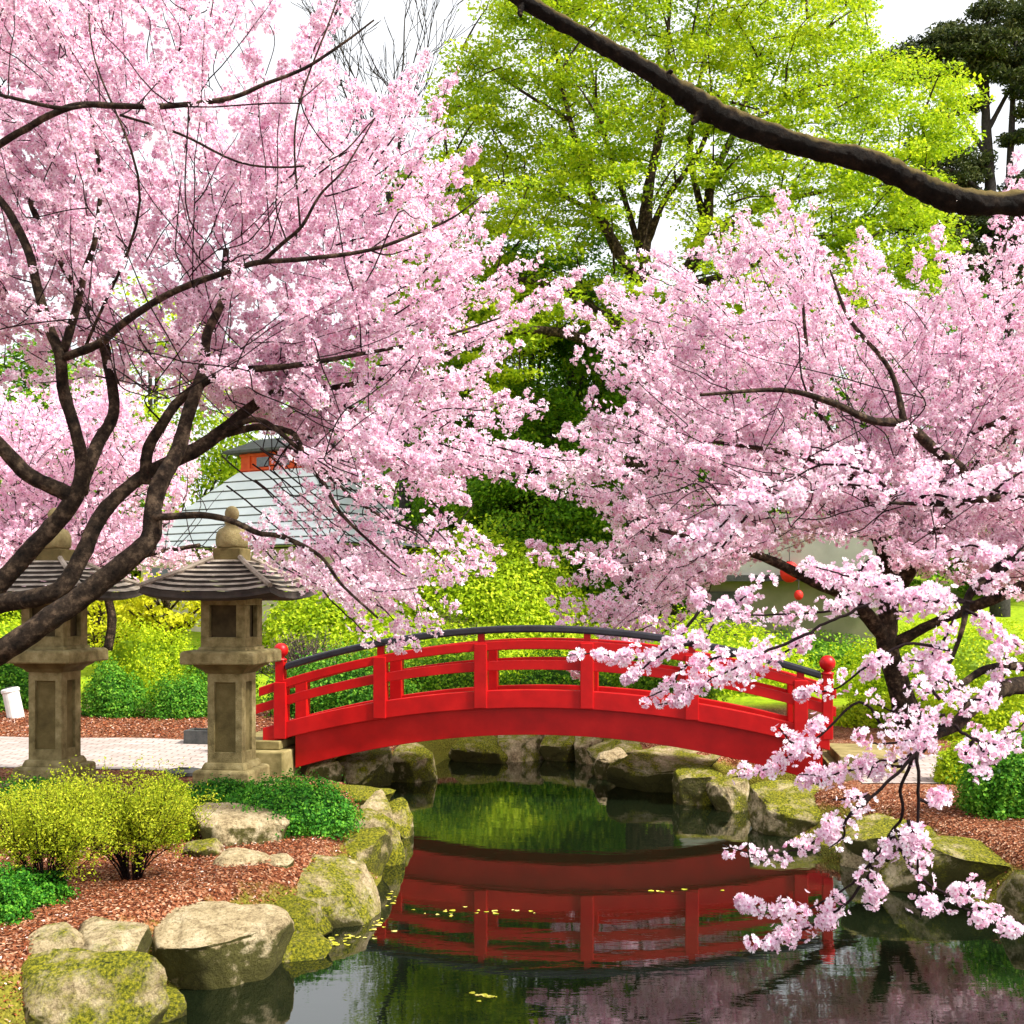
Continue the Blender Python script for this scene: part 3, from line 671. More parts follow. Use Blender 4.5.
class Cherry:
    """a flowering tree: limbs, branches that reach every spray, sprays clothed in clusters of flowers"""
    def __init__(s, cl_r, fl, per, spacing):
        s.limb = MB(); s.twig = MB(); s.nodes = []; s.fp = []; s.fn = []
        s.cl_r, s.fl, s.per, s.spacing = cl_r, fl, per, spacing; s.open = []; s.slim = 1.0
    def limbs(s, pts, k=6, n=10, wob=0.04, jit=0.0):
        """rows px, py, Y, width px"""
        A = smooth_path(pts, k, 0)
        W = np.array([P(a[0], a[1], a[2]) for a in A]); rad = A[:, 3] / 2 * A[:, 2] / F * s.slim
        if jit: W[1:-1] += R.normal(size=(len(W) - 2, 3)) * jit
        s.limb.tube(W, np.maximum(rad, 0.003), n, wob)
        s.nodes += [np.append(w, r) for w, r in zip(W, rad)]
        return W, rad
    def spray(s, W, rad0, rad1, clothe=(0.0, 1.0), thick=1.0, dens=1.0, n=4):
        L = np.linalg.norm(np.diff(W, axis=0), axis=1); cum = np.concatenate([[0], np.cumsum(L)]); T = cum[-1]
        s.twig.tube(W, np.linspace(rad0, rad1, len(W)), n)
        ts = np.arange(clothe[0] * T, clothe[1] * T, s.spacing / dens)
        if len(ts) == 0: return
        C = np.stack([np.interp(ts, cum, W[:, i]) for i in range(3)], 1)
        taper = 1 - 0.45 * np.clip((ts / T - 0.75) / 0.25, 0, 1)
        C = C + R.normal(size=C.shape) * s.cl_r * 0.35 * thick
        for poly, pr in s.open:
            qx, qy = 512 + F * C[:, 0] / C[:, 1], HZ - F * (C[:, 2] - ZC) / C[:, 1]
            C = C[~(inpoly(qx, qy, poly) & (R.uniform(size=len(C)) < pr))]
        if len(C) == 0: return
        ts = ts[:len(C)]
        m = R.poisson(s.per * R.gamma(2.2, 1 / 2.2, len(C))) + 1
        idx = np.repeat(np.arange(len(C)), m)
        d = R.normal(size=(len(idx), 3)); d[:, 2] += 0.15; d /= np.linalg.norm(d, axis=1)[:, None]
        r_ = s.cl_r * thick * taper[idx] * R.uniform(0.55, 1.1, len(idx))
        s.fp.append(C[idx] + d * r_[:, None]); s.fn.append(d + R.normal(size=d.shape) * 0.35)
    def fill(s, poly, pivot, n, Yr, Lr, droop=0.0, up=0.25, rad=(0.011, 0.004), keep=None, dens=1.0, thick=1.0, bias=None, clothe0=0.0):
        """grow n sprays whose tips lie inside the crown"""
        poly = np.array(poly, float); x0, y0 = poly.min(0); x1, y1 = poly.max(0)
        ends = []
        while len(ends) < n:
            px, py = R.uniform(x0, x1), R.uniform(y0, y1)
            if not inpoly(np.array([px]), np.array([py]), poly)[0]: continue
            if keep is not None and R.uniform() > keep(px, py): continue
            ends.append((px, py))
        jobs = []
        for px, py in ends:
            Y = R.uniform(*Yr); E = P(px, py, Y); Pv = P(pivot[0], pivot[1], (Yr[0] + Yr[1]) / 2)
            d0 = E - Pv; d0 /= np.linalg.norm(d0); L = R.uniform(*Lr); side = np.array([0, 0, 1.0])
            for _ in range(8):
                d = d0 + R.normal(size=3) * 0.40
                if bias is not None: d = d + np.array(bias)
                d /= np.linalg.norm(d); S_ = E - d * L
                qx, qy = 512 + F * S_[0] / S_[1], HZ - F * (S_[2] - ZC) / S_[1]
                if inpoly(np.array([qx]), np.array([qy]), poly)[0]: break
            else: continue
            m = 7; t = np.linspace(0, 1, m)[:, None]
            W = S_ + (E - S_) * t + side * (-(t * (1 - t)) * L * up) + side * droop * t ** 2 * L + np.cumsum(R.normal(size=(m, 3)) * L * 0.012, axis=0)
            jobs.append((W, d, L))
        s.connect(jobs, rad, dens, thick, clothe0)
    def connect(s, jobs, rad, dens, thick, clothe0=0.0):
        nd = np.array(s.nodes)
        jobs.sort(key=lambda j: np.min(np.linalg.norm(nd[:, :3] - j[0][0], axis=1)))
        for W, d, L in jobs:
            S_ = W[0]; v = S_ - nd[:, :3]; dist = np.linalg.norm(v, axis=1) + 1e-6
            along = (v @ d) / dist
            cost = dist * (1.6 - along)
            i = int(np.argmin(cost)); A = nd[i, :3]; r0 = min(nd[i, 3] * 0.6, 0.005 + 0.008 * dist[i])
            r0 = max(r0, rad[0])
            m = 7; t = np.linspace(0, 1, m)[:, None]
            c1 = A + (S_ - A) * 0.4 + R.normal(size=3) * dist[i] * 0.06; c2 = S_ - d * dist[i] * 0.35
            B = (1 - t) ** 3 * A + 3 * (1 - t) ** 2 * t * c1 + 3 * (1 - t) * t * t * c2 + t ** 3 * S_
            if dist[i] > 0.03: s.twig.tube(B, np.linspace(r0, rad[0], m), 5)
            s.spray(W, rad[0], rad[1], (clothe0, 1.0), thick, dens)
            nd = np.vstack([nd, np.column_stack([B[1:], np.linspace(r0, rad[0], m)[1:]]), np.column_stack([W[::2], np.full(len(W[::2]), rad[0])])])
        s.nodes = list(nd)
    def path_spray(s, pts, w0, w1, clothe=(0.2, 1.0), thick=1.0, dens=1.0, k=5):
        """explicit spray: rows px, py, Y; widths in metres"""
        A = smooth_path(pts, k); A[1:, :2] += np.cumsum(R.normal(size=(len(A) - 1, 2)) * 0.9, axis=0) * np.exp(-np.arange(len(A) - 1) / 60.0)[:, None]; W = np.array([P(*a[:3]) for a in A])
        s.spray(W, w0, w1, clothe, thick, dens, 5)
        s.nodes += [np.append(w, w0) for w in W[::2]]
    def build(s, root, petal, bark, fine=False, trunk_name='trunk'):
        s.limb.build(trunk_name, M[bark], root, smooth=True, world=True)
        s.twig.build('twigs', M['twig'], root, smooth=True, world=True)
        fp = np.concatenate(s.fp); fn = np.concatenate(s.fn)
        print(root.name, 'flowers', len(fp))
        flowers(fp, fn, s.fl, 'blossom', M[petal], root, fine)

# ---- big cherry on the left
c = Cherry(0.064, 0.0255, 15.0, 0.076); c.slim = 0.86
c.open = [([(212, 425), (280, 432), (312, 475), (290, 505), (200, 545), (165, 545), (190, 480)], 0.93), ([(300, 470), (345, 478), (440, 535), (440, 552), (360, 552), (290, 530)], 0.72)]
t = empty('cherry_tree', (-5.3, 8.6, g1(-5.3, 8.6)), 0, 'big cherry in full pink blossom whose dark limbs cross the left lantern', 'cherry tree')
tr = P(-170, 700, 8.6)
c.limbs([(-200, 830, 8.6, 90), (-190, 760, 8.6, 74), (-160, 715, 8.5, 66), (-110, 690, 8.4, 60), (-60, 672, 8.3, 52)], n=14)
c.limbs([(-90, 684, 8.35, 48), (-50, 672, 8.25, 42), (0, 652, 8.1, 29), (45, 622, 8.1, 27), (83, 596, 8.15, 26), (133, 556, 8.2, 24), (151, 536, 8.25, 22), (153, 508, 8.3, 20), (160, 483, 8.35, 20), (178, 450, 8.5, 17), (188, 414, 8.6, 15), (203, 372, 8.7, 13), (207, 335, 8.8, 11), (222, 300, 8.9, 9), (226, 250, 9, 7)], n=14)
c.limbs([(-100, 680, 8.5, 44), (-50, 640, 8.6, 34), (-5, 606, 8.6, 24), (35, 598, 8.5, 22), (62, 587, 8.5, 20), (82, 555, 8.6, 19), (102, 514, 8.7, 17), (140, 478, 8.8, 15), (186, 455, 8.9, 17), (216, 436, 9.0, 16), (252, 407, 9.1, 13), (284, 390, 9.2, 11), (335, 388, 9.3, 8), (400, 372, 9.4, 6), (470, 345, 9.5, 4)], n=12)
c.limbs([(-110, 672, 8.7, 44), (-60, 636, 8.8, 36), (-3, 586, 8.8, 23), (33, 547, 8.8, 21), (68, 508, 8.8, 20), (82, 474, 8.8, 17), (77, 436, 8.75, 14), (64, 392, 8.7, 14), (60, 355, 8.6, 13), (50, 330, 8.6, 12), (38, 290, 8.6, 11), (28, 250, 8.7, 10), (6, 208, 8.8, 9), (-20, 180, 8.9, 8)], n=12)
c.limbs([(78, 500, 8.8, 20), (60, 490, 8.8, 19), (27, 474, 8.7, 18), (0, 445, 8.6, 16), (-40, 410, 8.5, 13), (-90, 380, 8.4, 10)])
c.limbs([(80, 492, 8.82, 18), (86, 470, 8.95, 17), (100, 440, 9.1, 15), (114, 410, 9.2, 13), (107, 357, 9.3, 13), (98, 330, 9.3, 11), (72, 280, 9.4, 9), (40, 225, 9.5, 8), (22, 178, 9.6, 6)])
c.limbs([(63, 352, 8.62, 11), (76, 310, 8.5, 9), (84, 275, 8.4, 8), (96, 235, 8.3, 6), (100, 180, 8.2, 5), (92, 120, 8.1, 4)])
c.limbs([(66, 357, 8.6, 10), (100, 343, 8.5, 10), (122, 324, 8.4, 9), (158, 300, 8.3, 8), (192, 284, 8.2, 7.5), (238, 268, 8.1, 7), (262, 262, 8.1, 6), (305, 259, 8.0, 5.5), (370, 250, 8.0, 4.5), (420, 232, 8.0, 3.5), (452, 218, 8.0, 2.5), (482, 196, 8.0, 1.5)])
c.limbs([(262, 262, 8.1, 5), (283, 243, 8.05, 4.5), (302, 226, 8.0, 4), (320, 195, 7.95, 3), (345, 168, 7.9, 2.2), (375, 118, 7.9, 1.5)])
c.limbs([(151, 512, 8.3, 10), (160, 517, 8.2, 9), (200, 515, 8.1, 8), (232, 521, 8.0, 7), (258, 533, 8.0, 6.5), (283, 537, 8.0, 6), (320, 556, 8.0, 4.5), (342, 585, 8.0, 3.5), (378, 618, 8.0, 2.5)])
c.limbs([(145, 484, 8.8, 14), (148, 450, 8.75, 13), (163, 423, 8.7, 12), (180, 400, 8.7, 11), (214, 377, 8.65, 10), (246, 370, 8.6, 9), (290, 366, 8.6, 7), (350, 356, 8.6, 5), (430, 340, 8.6, 3.5), (500, 318, 8.6, 2)])
c.limbs([(-100, 130, 8.0, 10), (-40, 160, 8.0, 9), (20, 132, 7.95, 8), (48, 116, 7.9, 8), (80, 105, 7.9, 7.5), (120, 106, 7.85, 7), (170, 106, 7.8, 6.5), (230, 98, 7.8, 5.5), (265, 84, 7.8, 4.5), (305, 68, 7.8, 4), (345, 42, 7.8, 3), (374, 20, 7.8, 2)])
c.limbs([(-100, 130, 8.0, 12), (-140, 250, 8.2, 16), (-130, 400, 8.4, 22), (-120, 560, 8.5, 32), (-130, 700, 8.6, 46)])
c.limbs([(0, 95, 7.9, 4), (60, 108, 7.85, 4.5), (95, 104, 7.9, 4)])
c.limbs([(120, 115, 7.95, 3), (180, 134, 7.9, 3), (250, 165, 7.9, 2.5), (330, 160, 7.9, 2), (375, 118, 7.9, 1.5)])
c.limbs([(216, 436, 9.0, 9), (259, 427, 8.9, 8), (290, 432, 8.8, 7), (300, 444, 8.7, 6.5), (322, 480, 8.6, 5.5), (345, 518, 8.5, 4), (400, 568, 8.5, 2)])
c.limbs([(226, 430, 8.95, 7), (260, 420, 8.8, 6.5), (300, 450, 8.7, 5), (370, 510, 8.6, 3.5), (440, 540, 8.6, 2)])
c.limbs([(284, 390, 9.2, 7), (330, 400, 9.1, 5), (400, 430, 9.0, 3.5), (470, 470, 9.0, 2)])
c.limbs([(84, 350, 8.6, 3.5), (140, 200, 8.0, 3), (95, 60, 7.9, 2), (88, -10, 7.9, 1.5)])
c.limbs([(300, 226, 8.0, 2.5), (296, 120, 7.9, 2.2), (330, 20, 7.9, 2), (345, -20, 7.9, 1.5)])
LP = [(-90, -140), (335, -70), (352, -5), (335, 60), (392, 84), (372, 130), (440, 70), (448, 100), (425, 150), (488, 150), (482, 190), (455, 225), (492, 195), (505, 240), (578, 270), (560, 300), (515, 335), (500, 360),
      (555, 402), (500, 425), (545, 455), (470, 480), (505, 545), (440, 575), (455, 600), (440, 628), (395, 625), (350, 590), (335, 540), (300, 500), (270, 470), (235, 430), (215, 400), (120, 395), (60, 360), (-20, 400), (-90, 420)]
def keepL(px, py):
    if 205 < px < 300 and 405 < py < 545: return 0.03
    if 300 <= px < 425 and 465 < py < 560: return 0.10
    if px > 255 and py < 75: return 0.06
    if px > 405: return 0.38
    if px < 215 and py > 330: return 0.25
    if px > 215 and px < 420 and py > 430 + (px - 215) * 0.55: return 0.45
    if py < 90 and px > 150: return 0.42
    if px < 200 and 300 < py: return 0.5
    return 1.0
c.fill(LP, (215, 440), 500, (8.5, 10.4), (0.45, 1.2), up=0.18, rad=(0.0048, 0.0025), keep=keepL)
c.fill([(-60, -60), (330, -40), (380, 100), (450, 200), (480, 300), (450, 430), (380, 560), (250, 420), (100, 380), (-60, 380)], (150, 480), 60, (7.5, 8.6), (0.7, 1.7), up=0.1, rad=(0.0050, 0.0024), clothe0=0.6)
for pts in ([(400, 470), (455, 420), (510, 418), (553, 402)], [(400, 345), (470, 330), (530, 300), (582, 266)], [(380, 300), (420, 275), (455, 240), (485, 195)], [(350, 220), (400, 205), (440, 175), (484, 148)],
            [(310, 180), (350, 150), (385, 128), (398, 80)], [(400, 190), (430, 140), (445, 100), (455, 72)], [(310, 90), (322, 40), (340, 8), (352, -30)], [(430, 500), (450, 520), (475, 545), (503, 548)],
            [(370, 540), (400, 570), (430, 572), (452, 570)], [(340, 570), (370, 600), (400, 622), (440, 628)], [(290, 540), (330, 580), (370, 600), (405, 612)], [(400, 430), (450, 455), (500, 450), (548, 462)],
            [(390, 450), (430, 480), (455, 483), (478, 476)], [(400, 250), (440, 262), (470, 255), (500, 245)], [(430, 380), (470, 372), (495, 360), (515, 345)], [(470, 440), (520, 452), (560, 460), (600, 470)],
            [(255, 480), (300, 520), (345, 565), (385, 610)], [(270, 470), (320, 510), (370, 545), (420, 560)], [(300, 450), (360, 490), (410, 530), (460, 545)], [(420, 320), (450, 300), (490, 285), (520, 255)]):
    for q in range(3):
        Y = R.uniform(7.8, 9.4); ox, oy = (0, 0) if q == 0 else (-R.uniform(8, 45), R.normal() * 16)
        c.path_spray([(a + ox, b + oy, Y + 0.1 * i) for i, (a, b) in enumerate(pts)], 0.007, 0.003, (0.0, 1.0), 1.05, 1.25)
c.build(t, 'petal', 'bark')

# ---- cherry behind the bridge on the right
c = Cherry(0.098, 0.038, 15.0, 0.135)
Yt = 15.5
t = empty('cherry_tree', (P(905, 720, Yt)[0], Yt, g1(P(905, 720, Yt)[0], Yt)), 0, 'wide cherry in pink blossom with a leaning black trunk behind the right of the bridge', 'cherry tree')
c.limbs([(918, 735, Yt, 36), (908, 715, Yt, 28), (897, 680, Yt, 22), (887, 645, Yt, 21), (888, 615, Yt, 20), (892, 585, Yt, 17)], n=14)
c.limbs([(892, 620, Yt, 14), (886, 560, 15.4, 15), (870, 520, 15.2, 13), (862, 500, 15.1, 12), (848, 480, 15, 9), (815, 460, 14.8, 7), (770, 450, 14.5, 5), (700, 440, 14.2, 3)])
c.limbs([(888, 640, Yt, 15), (850, 598, 15.2, 15), (815, 582, 14.9, 12), (770, 560, 14.6, 9), (730, 548, 14.3, 6), (660, 530, 14, 4)])
c.limbs([(892, 590, Yt, 18), (915, 545, 15.7, 14), (930, 530, 15.8, 11), (945, 500, 16, 9), (990, 450, 16.3, 7), (1060, 400, 16.6, 5)])
c.limbs([(888, 648, Yt, 14), (930, 625, 15.3, 10), (990, 600, 15, 12), (1060, 570, 14.8, 9), (1150, 540, 14.5, 6)])
c.limbs([(890, 600, Yt, 16), (930, 540, 14.6, 13), (965, 480, 14.2, 11), (935, 450, 13.8, 11), (905, 425, 13.5, 10), (870, 420, 13.3, 8), (830, 402, 13.1, 6.5), (780, 390, 13, 5), (700, 395, 12.9, 3)])
c.limbs([(862, 500, 15.1, 9), (840, 450, 15, 7), (815, 400, 15, 5), (805, 330, 15, 3.5), (800, 250, 15, 2)])
c.limbs([(930, 535, 15.8, 10), (960, 430, 16, 8), (985, 370, 16, 6), (1000, 280, 16, 4), (1010, 210, 16, 2)])
c.limbs([(905, 425, 13.5, 7), (890, 370, 13.6, 5), (850, 320, 13.7, 4), (830, 270, 13.8, 2)])
c.limbs([(940, 500, 15, 7), (965, 440, 14.6, 6), (1000, 420, 14.3, 5), (1060, 380, 14, 4)])
RP = [(735, 208), (748, 225), (775, 192), (790, 240), (815, 205), (832, 258), (868, 238), (880, 262), (940, 225), (955, 240), (1010, 165), (1110, 150), (1180, 250), (1180, 600), (1020, 600), (960, 560), (905, 575), (860, 545),
      (790, 530), (750, 550), (730, 590), (690, 610), (650, 640), (570, 655), (548, 612), (530, 545), (560, 500), (530, 480), (548, 445), (585, 405), (572, 350), (605, 335), (566, 310), (585, 285), (640, 290), (650, 248), (690, 268), (700, 230)]
def keepR(px, py):
    if px < 635 or py < 285: return 0.40
    if 690 < px < 900 and py > 500: return 0.6
    if px > 900 and py > 540: return 1.0
    return 1.0
c.fill(RP, (900, 560), 700, (13.4, 18.0), (0.7, 1.9), up=0.15, rad=(0.0065, 0.0035), keep=keepR, bias=(0, 0, -0.05))
c.fill([(600, 320), (800, 280), (1060, 260), (1060, 560), (780, 520), (600, 560), (560, 450)], (900, 600), 48, (12.8, 14.2), (1.0, 2.4), up=0.1, rad=(0.008, 0.004), clothe0=0.6)
for pts in ([(640, 340), (610, 335), (590, 320), (565, 308)], [(700, 300), (680, 275), (655, 255), (645, 243)], [(790, 280), (765, 250), (750, 225), (738, 206)], [(810, 290), (795, 250), (783, 215), (775, 190)],
            [(825, 290), (815, 250), (815, 230), (818, 206)], [(880, 290), (872, 265), (868, 250), (866, 232)], [(640, 400), (610, 385), (590, 370), (572, 348)], [(610, 500), (580, 498), (550, 490), (524, 478)],
            [(620, 545), (590, 550), (560, 548), (530, 546)], [(630, 590), (600, 600), (570, 600), (545, 600)], [(650, 610), (620, 625), (590, 650), (562, 655)], [(610, 440), (590, 440), (565, 440), (545, 432)],
            [(660, 310), (640, 300), (620, 290), (605, 278)], [(960, 290), (945, 260), (938, 240), (935, 220)], [(1020, 260), (1010, 220), (1012, 190), (1020, 160)], [(640, 620), (625, 640), (600, 655), (575, 662)]):
    for q in range(3):
        Y = R.uniform(12.9, 15); d0 = np.array(pts[-1]) - np.array(pts[0]); d0 = d0 / np.linalg.norm(d0)
        ox, oy = (0, 0) if q == 0 else -d0 * R.uniform(8, 40) + R.normal(size=2) * 12
        c.path_spray([(a + ox, b + oy, Y) for a, b in pts], 0.008, 0.003, (0.0, 1.0), 1.0, 1.25)
c.build(t, 'petal', 'bark')

# ---- distant cherry behind the left lanterns
c = Cherry(0.13, 0.05, 6.5, 0.13)
c.open = [([(212, 425), (280, 432), (312, 475), (290, 505), (200, 545), (165, 545), (190, 480)], 0.93), ([(300, 470), (345, 478), (440, 535), (440, 552), (360, 552), (290, 530)], 0.72)]
t = empty('cherry_tree', (-8.4, 19.5, g1(-8.4, 19.5)), 0, 'farther pale pink cherry standing behind both lanterns', 'cherry tree')
c.limbs([(38, 710, 19.5, 22), (42, 650, 19.5, 18), (55, 600, 19.5, 14), (80, 540, 19.5, 10), (110, 470, 19.5, 6)])
c.limbs([(108, 650, 19.4, 9), (112, 620, 19.4, 9), (108, 590, 19.4, 8), (120, 560, 19.4, 6), (170, 520, 19.3, 4)])
c.limbs([(50, 620, 19.5, 12), (20, 560, 19.5, 9), (-20, 500, 19.6, 6)])
c.limbs([(60, 600, 19.5, 9), (130, 560, 19.2, 6), (200, 545, 19.0, 4)])
FP = [(-140, 420), (-60, 360), (20, 385), (80, 375), (130, 360), (165, 400), (215, 430), (230, 470), (300, 500), (330, 540), (345, 575), (290, 570), (240, 575), (180, 560), (150, 590), (60, 570), (0, 600), (-120, 600)]
def keepF(px, py): return 0.03 if 195 < px < 330 and py < 545 else 0.35 if (150 < px and py > 470) else 1
c.fill(FP, (60, 600), 430, (17, 21), (0.7, 1.6), up=0.12, rad=(0.008, 0.004), keep=keepF)
c.build(t, 'petal_far', 'bark')

# ---- near cherry whose branches hang in from the right, trunk outside the view
c = Cherry(0.046, 0.0215, 15.0, 0.052)
t = empty('cherry_tree', (4.6, 6.6, g1(4.6, 6.6)), 0, 'nearest cherry, its blossom branches hanging in from the right over the pond', 'cherry tree')
c.limbs([(1280, 900, 6.6, 80), (1275, 800, 6.6, 66), (1270, 700, 6.5, 56), (1280, 560, 6.4, 46), (1300, 400, 6.4, 34)], n=14)
c.limbs([(1272, 720, 6.5, 40), (1180, 690, 6.2, 28), (1090, 680, 5.9, 22), (1024, 685, 5.6, 18), (1000, 690, 5.5, 17), (975, 705, 5.4, 15), (955, 725, 5.4, 13), (935, 735, 5.3, 11), (918, 752, 5.3, 9)], n=10)
c.limbs([(1275, 640, 6.45, 34), (1180, 590, 6.2, 24), (1090, 565, 6, 18), (1024, 555, 5.8, 14), (982, 584, 5.7, 12), (968, 598, 5.7, 8), (962, 630, 5.6, 5), (945, 672, 5.5, 4), (922, 700, 5.4, 3)])
c.limbs([(1275, 560, 6.4, 30), (1180, 520, 6.2, 22), (1080, 505, 6, 16), (1024, 497, 5.9, 11), (975, 500, 5.8, 7), (948, 504, 5.8, 6), (890, 503, 5.7, 3)])
c.limbs([(1090, 690, 5.9, 14), (1030, 668, 5.7, 10), (990, 668, 5.6, 8), (965, 682, 5.5, 7), (945, 700, 5.4, 6)])
FB = [ # rows of (px,py), clothed range, thickness
 ([(918, 752), (905, 785), (905, 815), (893, 835), (872, 866), (855, 886), (832, 902), (800, 915), (765, 912), (737, 900)], (0.62, 1.0), 1.15, 5.2),
 ([(872, 866), (858, 890), (835, 915), (800, 935), (770, 945), (745, 942)], (0.35, 1.0), 1.05, 5.25),
 ([(918, 752), (890, 775), (870, 795), (850, 815), (835, 828), (815, 842), (790, 850), (760, 855), (722, 843)], (0.5, 1.0), 1.0, 5.1),
 ([(870, 795), (850, 820), (845, 842), (830, 852)], (0.3, 1.0), 1.1, 5.0),
 ([(893, 835), (905, 862), (918, 880), (942, 895), (955, 905), (968, 912), (985, 925), (1008, 928), (1030, 920)], (0.5, 1.0), 1.0, 5.0),
 ([(968, 895), (975, 885), (988, 888)], (0.2, 1.0), 1.0, 5.0),
 ([(917, 752), (918, 800), (919, 850), (921, 890), (922, 915)], (0.82, 1.0), 1.4, 4.9),
 ([(895, 830), (905, 845), (915, 850), (925, 858), (930, 872)], (0.3, 1.0), 1.25, 4.9),
 ([(908, 820), (920, 840), (932, 842)], (0.3, 1.0), 1.1, 4.9),
 ([(893, 835), (880, 850), (870, 868)], (0.2, 0.9), 0.9, 4.95),
 ([(872, 880), (880, 890), (872, 900)], (0.0, 1.0), 1.1, 5.1),
 ([(930, 740), (890, 730), (860, 700), (824, 730), (797, 747), (765, 765), (735, 772)], (0.62, 1.0), 1.1, 5.4),
 ([(797, 747), (790, 740), (778, 726)], (0.2, 1.0), 1.1, 5.35),
 ([(824, 730), (812, 728), (806, 718)], (0.3, 1.0), 0.9, 5.4),
 ([(905, 765), (880, 768), (850, 775), (825, 782), (802, 780)], (0.2, 1.0), 1.1, 5.3),
 ([(870, 795), (850, 798), (838, 795)], (0.2, 1.0), 1.0, 5.2),
 ([(918, 800), (935, 800), (952, 798)], (0.4, 1.0), 0.9, 5.0),
 ([(945, 715), (920, 715), (895, 712), (872, 702)], (0.1, 1.0), 1.9, 5.3),
 ([(940, 700), (930, 685), (905, 690)], (0.1, 1.0), 1.7, 5.3),
 ([(955, 690), (940, 675), (925, 665), (905, 660)], (0.1, 1.0), 1.4, 5.4),
 ([(945, 725), (915, 738), (885, 742), (866, 740)], (0.2, 1.0), 1.5, 5.2),
 ([(925, 745), (900, 760), (880, 762), (870, 778)], (0.0, 1.0), 1.4, 5.2),
 ([(960, 712), (965, 700), (980, 700), (990, 690)], (0.0, 1.0), 1.2, 5.2),
 ([(955, 725), (975, 738), (995, 742), (1012, 730), (1030, 715)], (0.25, 1.0), 1.0, 5.1),
 ([(975, 738), (990, 755), (1005, 750), (1018, 745)], (0.3, 1.0), 0.9, 5.1),
 ([(975, 738), (968, 755), (975, 768), (985, 775)], (0.3, 1.0), 1.0, 5.05),
 ([(990, 495), (1005, 480), (1030, 470), (1060, 475)], (0.0, 1.0), 1.9, 5.7),
 ([(1024, 497), (985, 485), (950, 480), (915, 488), (890, 495)], (0.0, 1.0), 1.7, 5.7),
 ([(975, 500), (930, 495), (900, 500), (885, 507)], (0.1, 1.0), 1.3, 5.75),
 ([(948, 505), (890, 492), (840, 486), (790, 500), (747, 507), (708, 508)], (0.25, 0.9), 1.2, 5.8),
 ([(890, 492), (860, 470), (820, 465), (790, 480), (760, 490)], (0.2, 1.0), 1.9, 5.85),
 ([(860, 455), (830, 450), (800, 440)], (0.0, 1.0), 1.7, 5.9),
 ([(760, 500), (735, 515), (700, 540), (675, 545)], (0.0, 1.0), 1.3, 5.9),
 ([(750, 510), (730, 535), (705, 550), (690, 560)], (0.0, 1.0), 1.3, 5.9),
 ([(975, 602), (935, 598), (868, 605), (820, 615), (767, 620), (720, 612), (690, 590)], (0.1, 0.95), 1.15, 5.6),
 ([(965, 602), (900, 595), (860, 580), (830, 570), (800, 560)], (0.1, 1.0), 1.5, 5.6),
 ([(940, 600), (925, 605), (900, 612)], (0.0, 1.0), 1.6, 5.5),
 ([(868, 605), (840, 620), (814, 632), (790, 650), (757, 665), (725, 680), (690, 683)], (0.35, 1.0), 1.2, 5.5),
 ([(814, 632), (770, 650), (740, 668), (715, 680), (700, 690)], (0.3, 1.0), 1.3, 5.4),
 ([(740, 655), (700, 660), (680, 665), (660, 688), (640, 700)], (0.2, 1.0), 0.9, 5.5),
 ([(700, 640), (670, 645), (645, 665), (625, 672)], (0.0, 1.0), 0.8, 5.5),
 ([(690, 685), (680, 700), (665, 704)], (0.0, 1.0), 0.9, 5.5),
 ([(950, 650), (905, 645), (860, 672), (830, 690), (800, 690)], (0.45, 1.0), 1.0, 5.4),
 ([(965, 610), (985, 622), (1005, 640), (1024, 650)], (0.2, 1.0), 1.0, 5.5),
 ([(1000, 650), (1010, 665), (1000, 680)], (0.0, 0.9), 1.0, 5.5),
 ([(985, 584), (1000, 570), (1024, 545), (1050, 530)], (0.0, 1.0), 1.3, 5.6),
 ([(1024, 556), (1000, 560), (975, 545), (950, 552), (930, 560)], (0.1, 1.0), 1.2, 5.7),
 ([(960, 610), (945, 640), (930, 660), (940, 680)], (0.3, 1.0), 1.0, 5.4),
 ([(870, 560), (850, 575), (830, 572), (815, 560)], (0.0, 1.0), 1.2, 5.8),
 ([(770, 575), (745, 590), (715, 610), (700, 640)], (0.0, 1.0), 1.0, 5.8),
 ([(700, 610), (670, 640), (640, 655), (600, 652), (570, 655)], (0.2, 1.0), 0.8, 5.8),
]
for pts, cl, th, Y in FB:
    c.path_spray([(a, b, Y + 0.02 * i) for i, (a, b) in enumerate(pts)], 0.009, 0.003, cl, th, 1.1)
c.build(t, 'petal_fg', 'bark', fine=True, trunk_name='trunk')

# ---- the bare mossy limb across the top right, its trunk outside the view
t = empty('bare_tree', (5.4, 7.6, g1(5.4, 7.6)), 0, 'leafless tree reaching in one thick dark mossy limb at the top right', 'tree')
m = MB()
def limb_px(m, pts, n=14, wob=0.03, k=8):
    A = smooth_path(pts, k); W = np.array([P(a[0], a[1], a[2]) for a in A]); u = np.arange(len(A)) / k
    m.tube(W, A[:, 3] / 2 * A[:, 2] / F * (1 + 0.07 * np.sin(u * 5.1 + 1) * np.sin(u * 2.3) + 0.05 * np.sin(u * 11.7)), n, wob)
limb_px(m, [(1300, 860, 7.6, 90), (1292, 700, 7.5, 70), (1290, 500, 7.3, 60), (1280, 350, 7.1, 50), (1240, 260, 6.8, 40), (1160, 215, 6.5, 32), (1080, 202, 6.3, 28), (1020, 203, 6.2, 24), (975, 203, 6.1, 24), (940, 195, 6.1, 25), (905, 178, 6.1, 24), (870, 162, 6.05, 22), (820, 150, 6.0, 21),
        (775, 137, 6.0, 22), (730, 120, 6.0, 24), (700, 104, 6.0, 24), (675, 88, 6.0, 20), (640, 66, 6.0, 17), (600, 44, 6.0, 16), (560, 22, 6.0, 15), (520, -2, 6.0, 15), (470, -40, 6.0, 14), (400, -90, 6.0, 10)], 22, 0.045, 12)
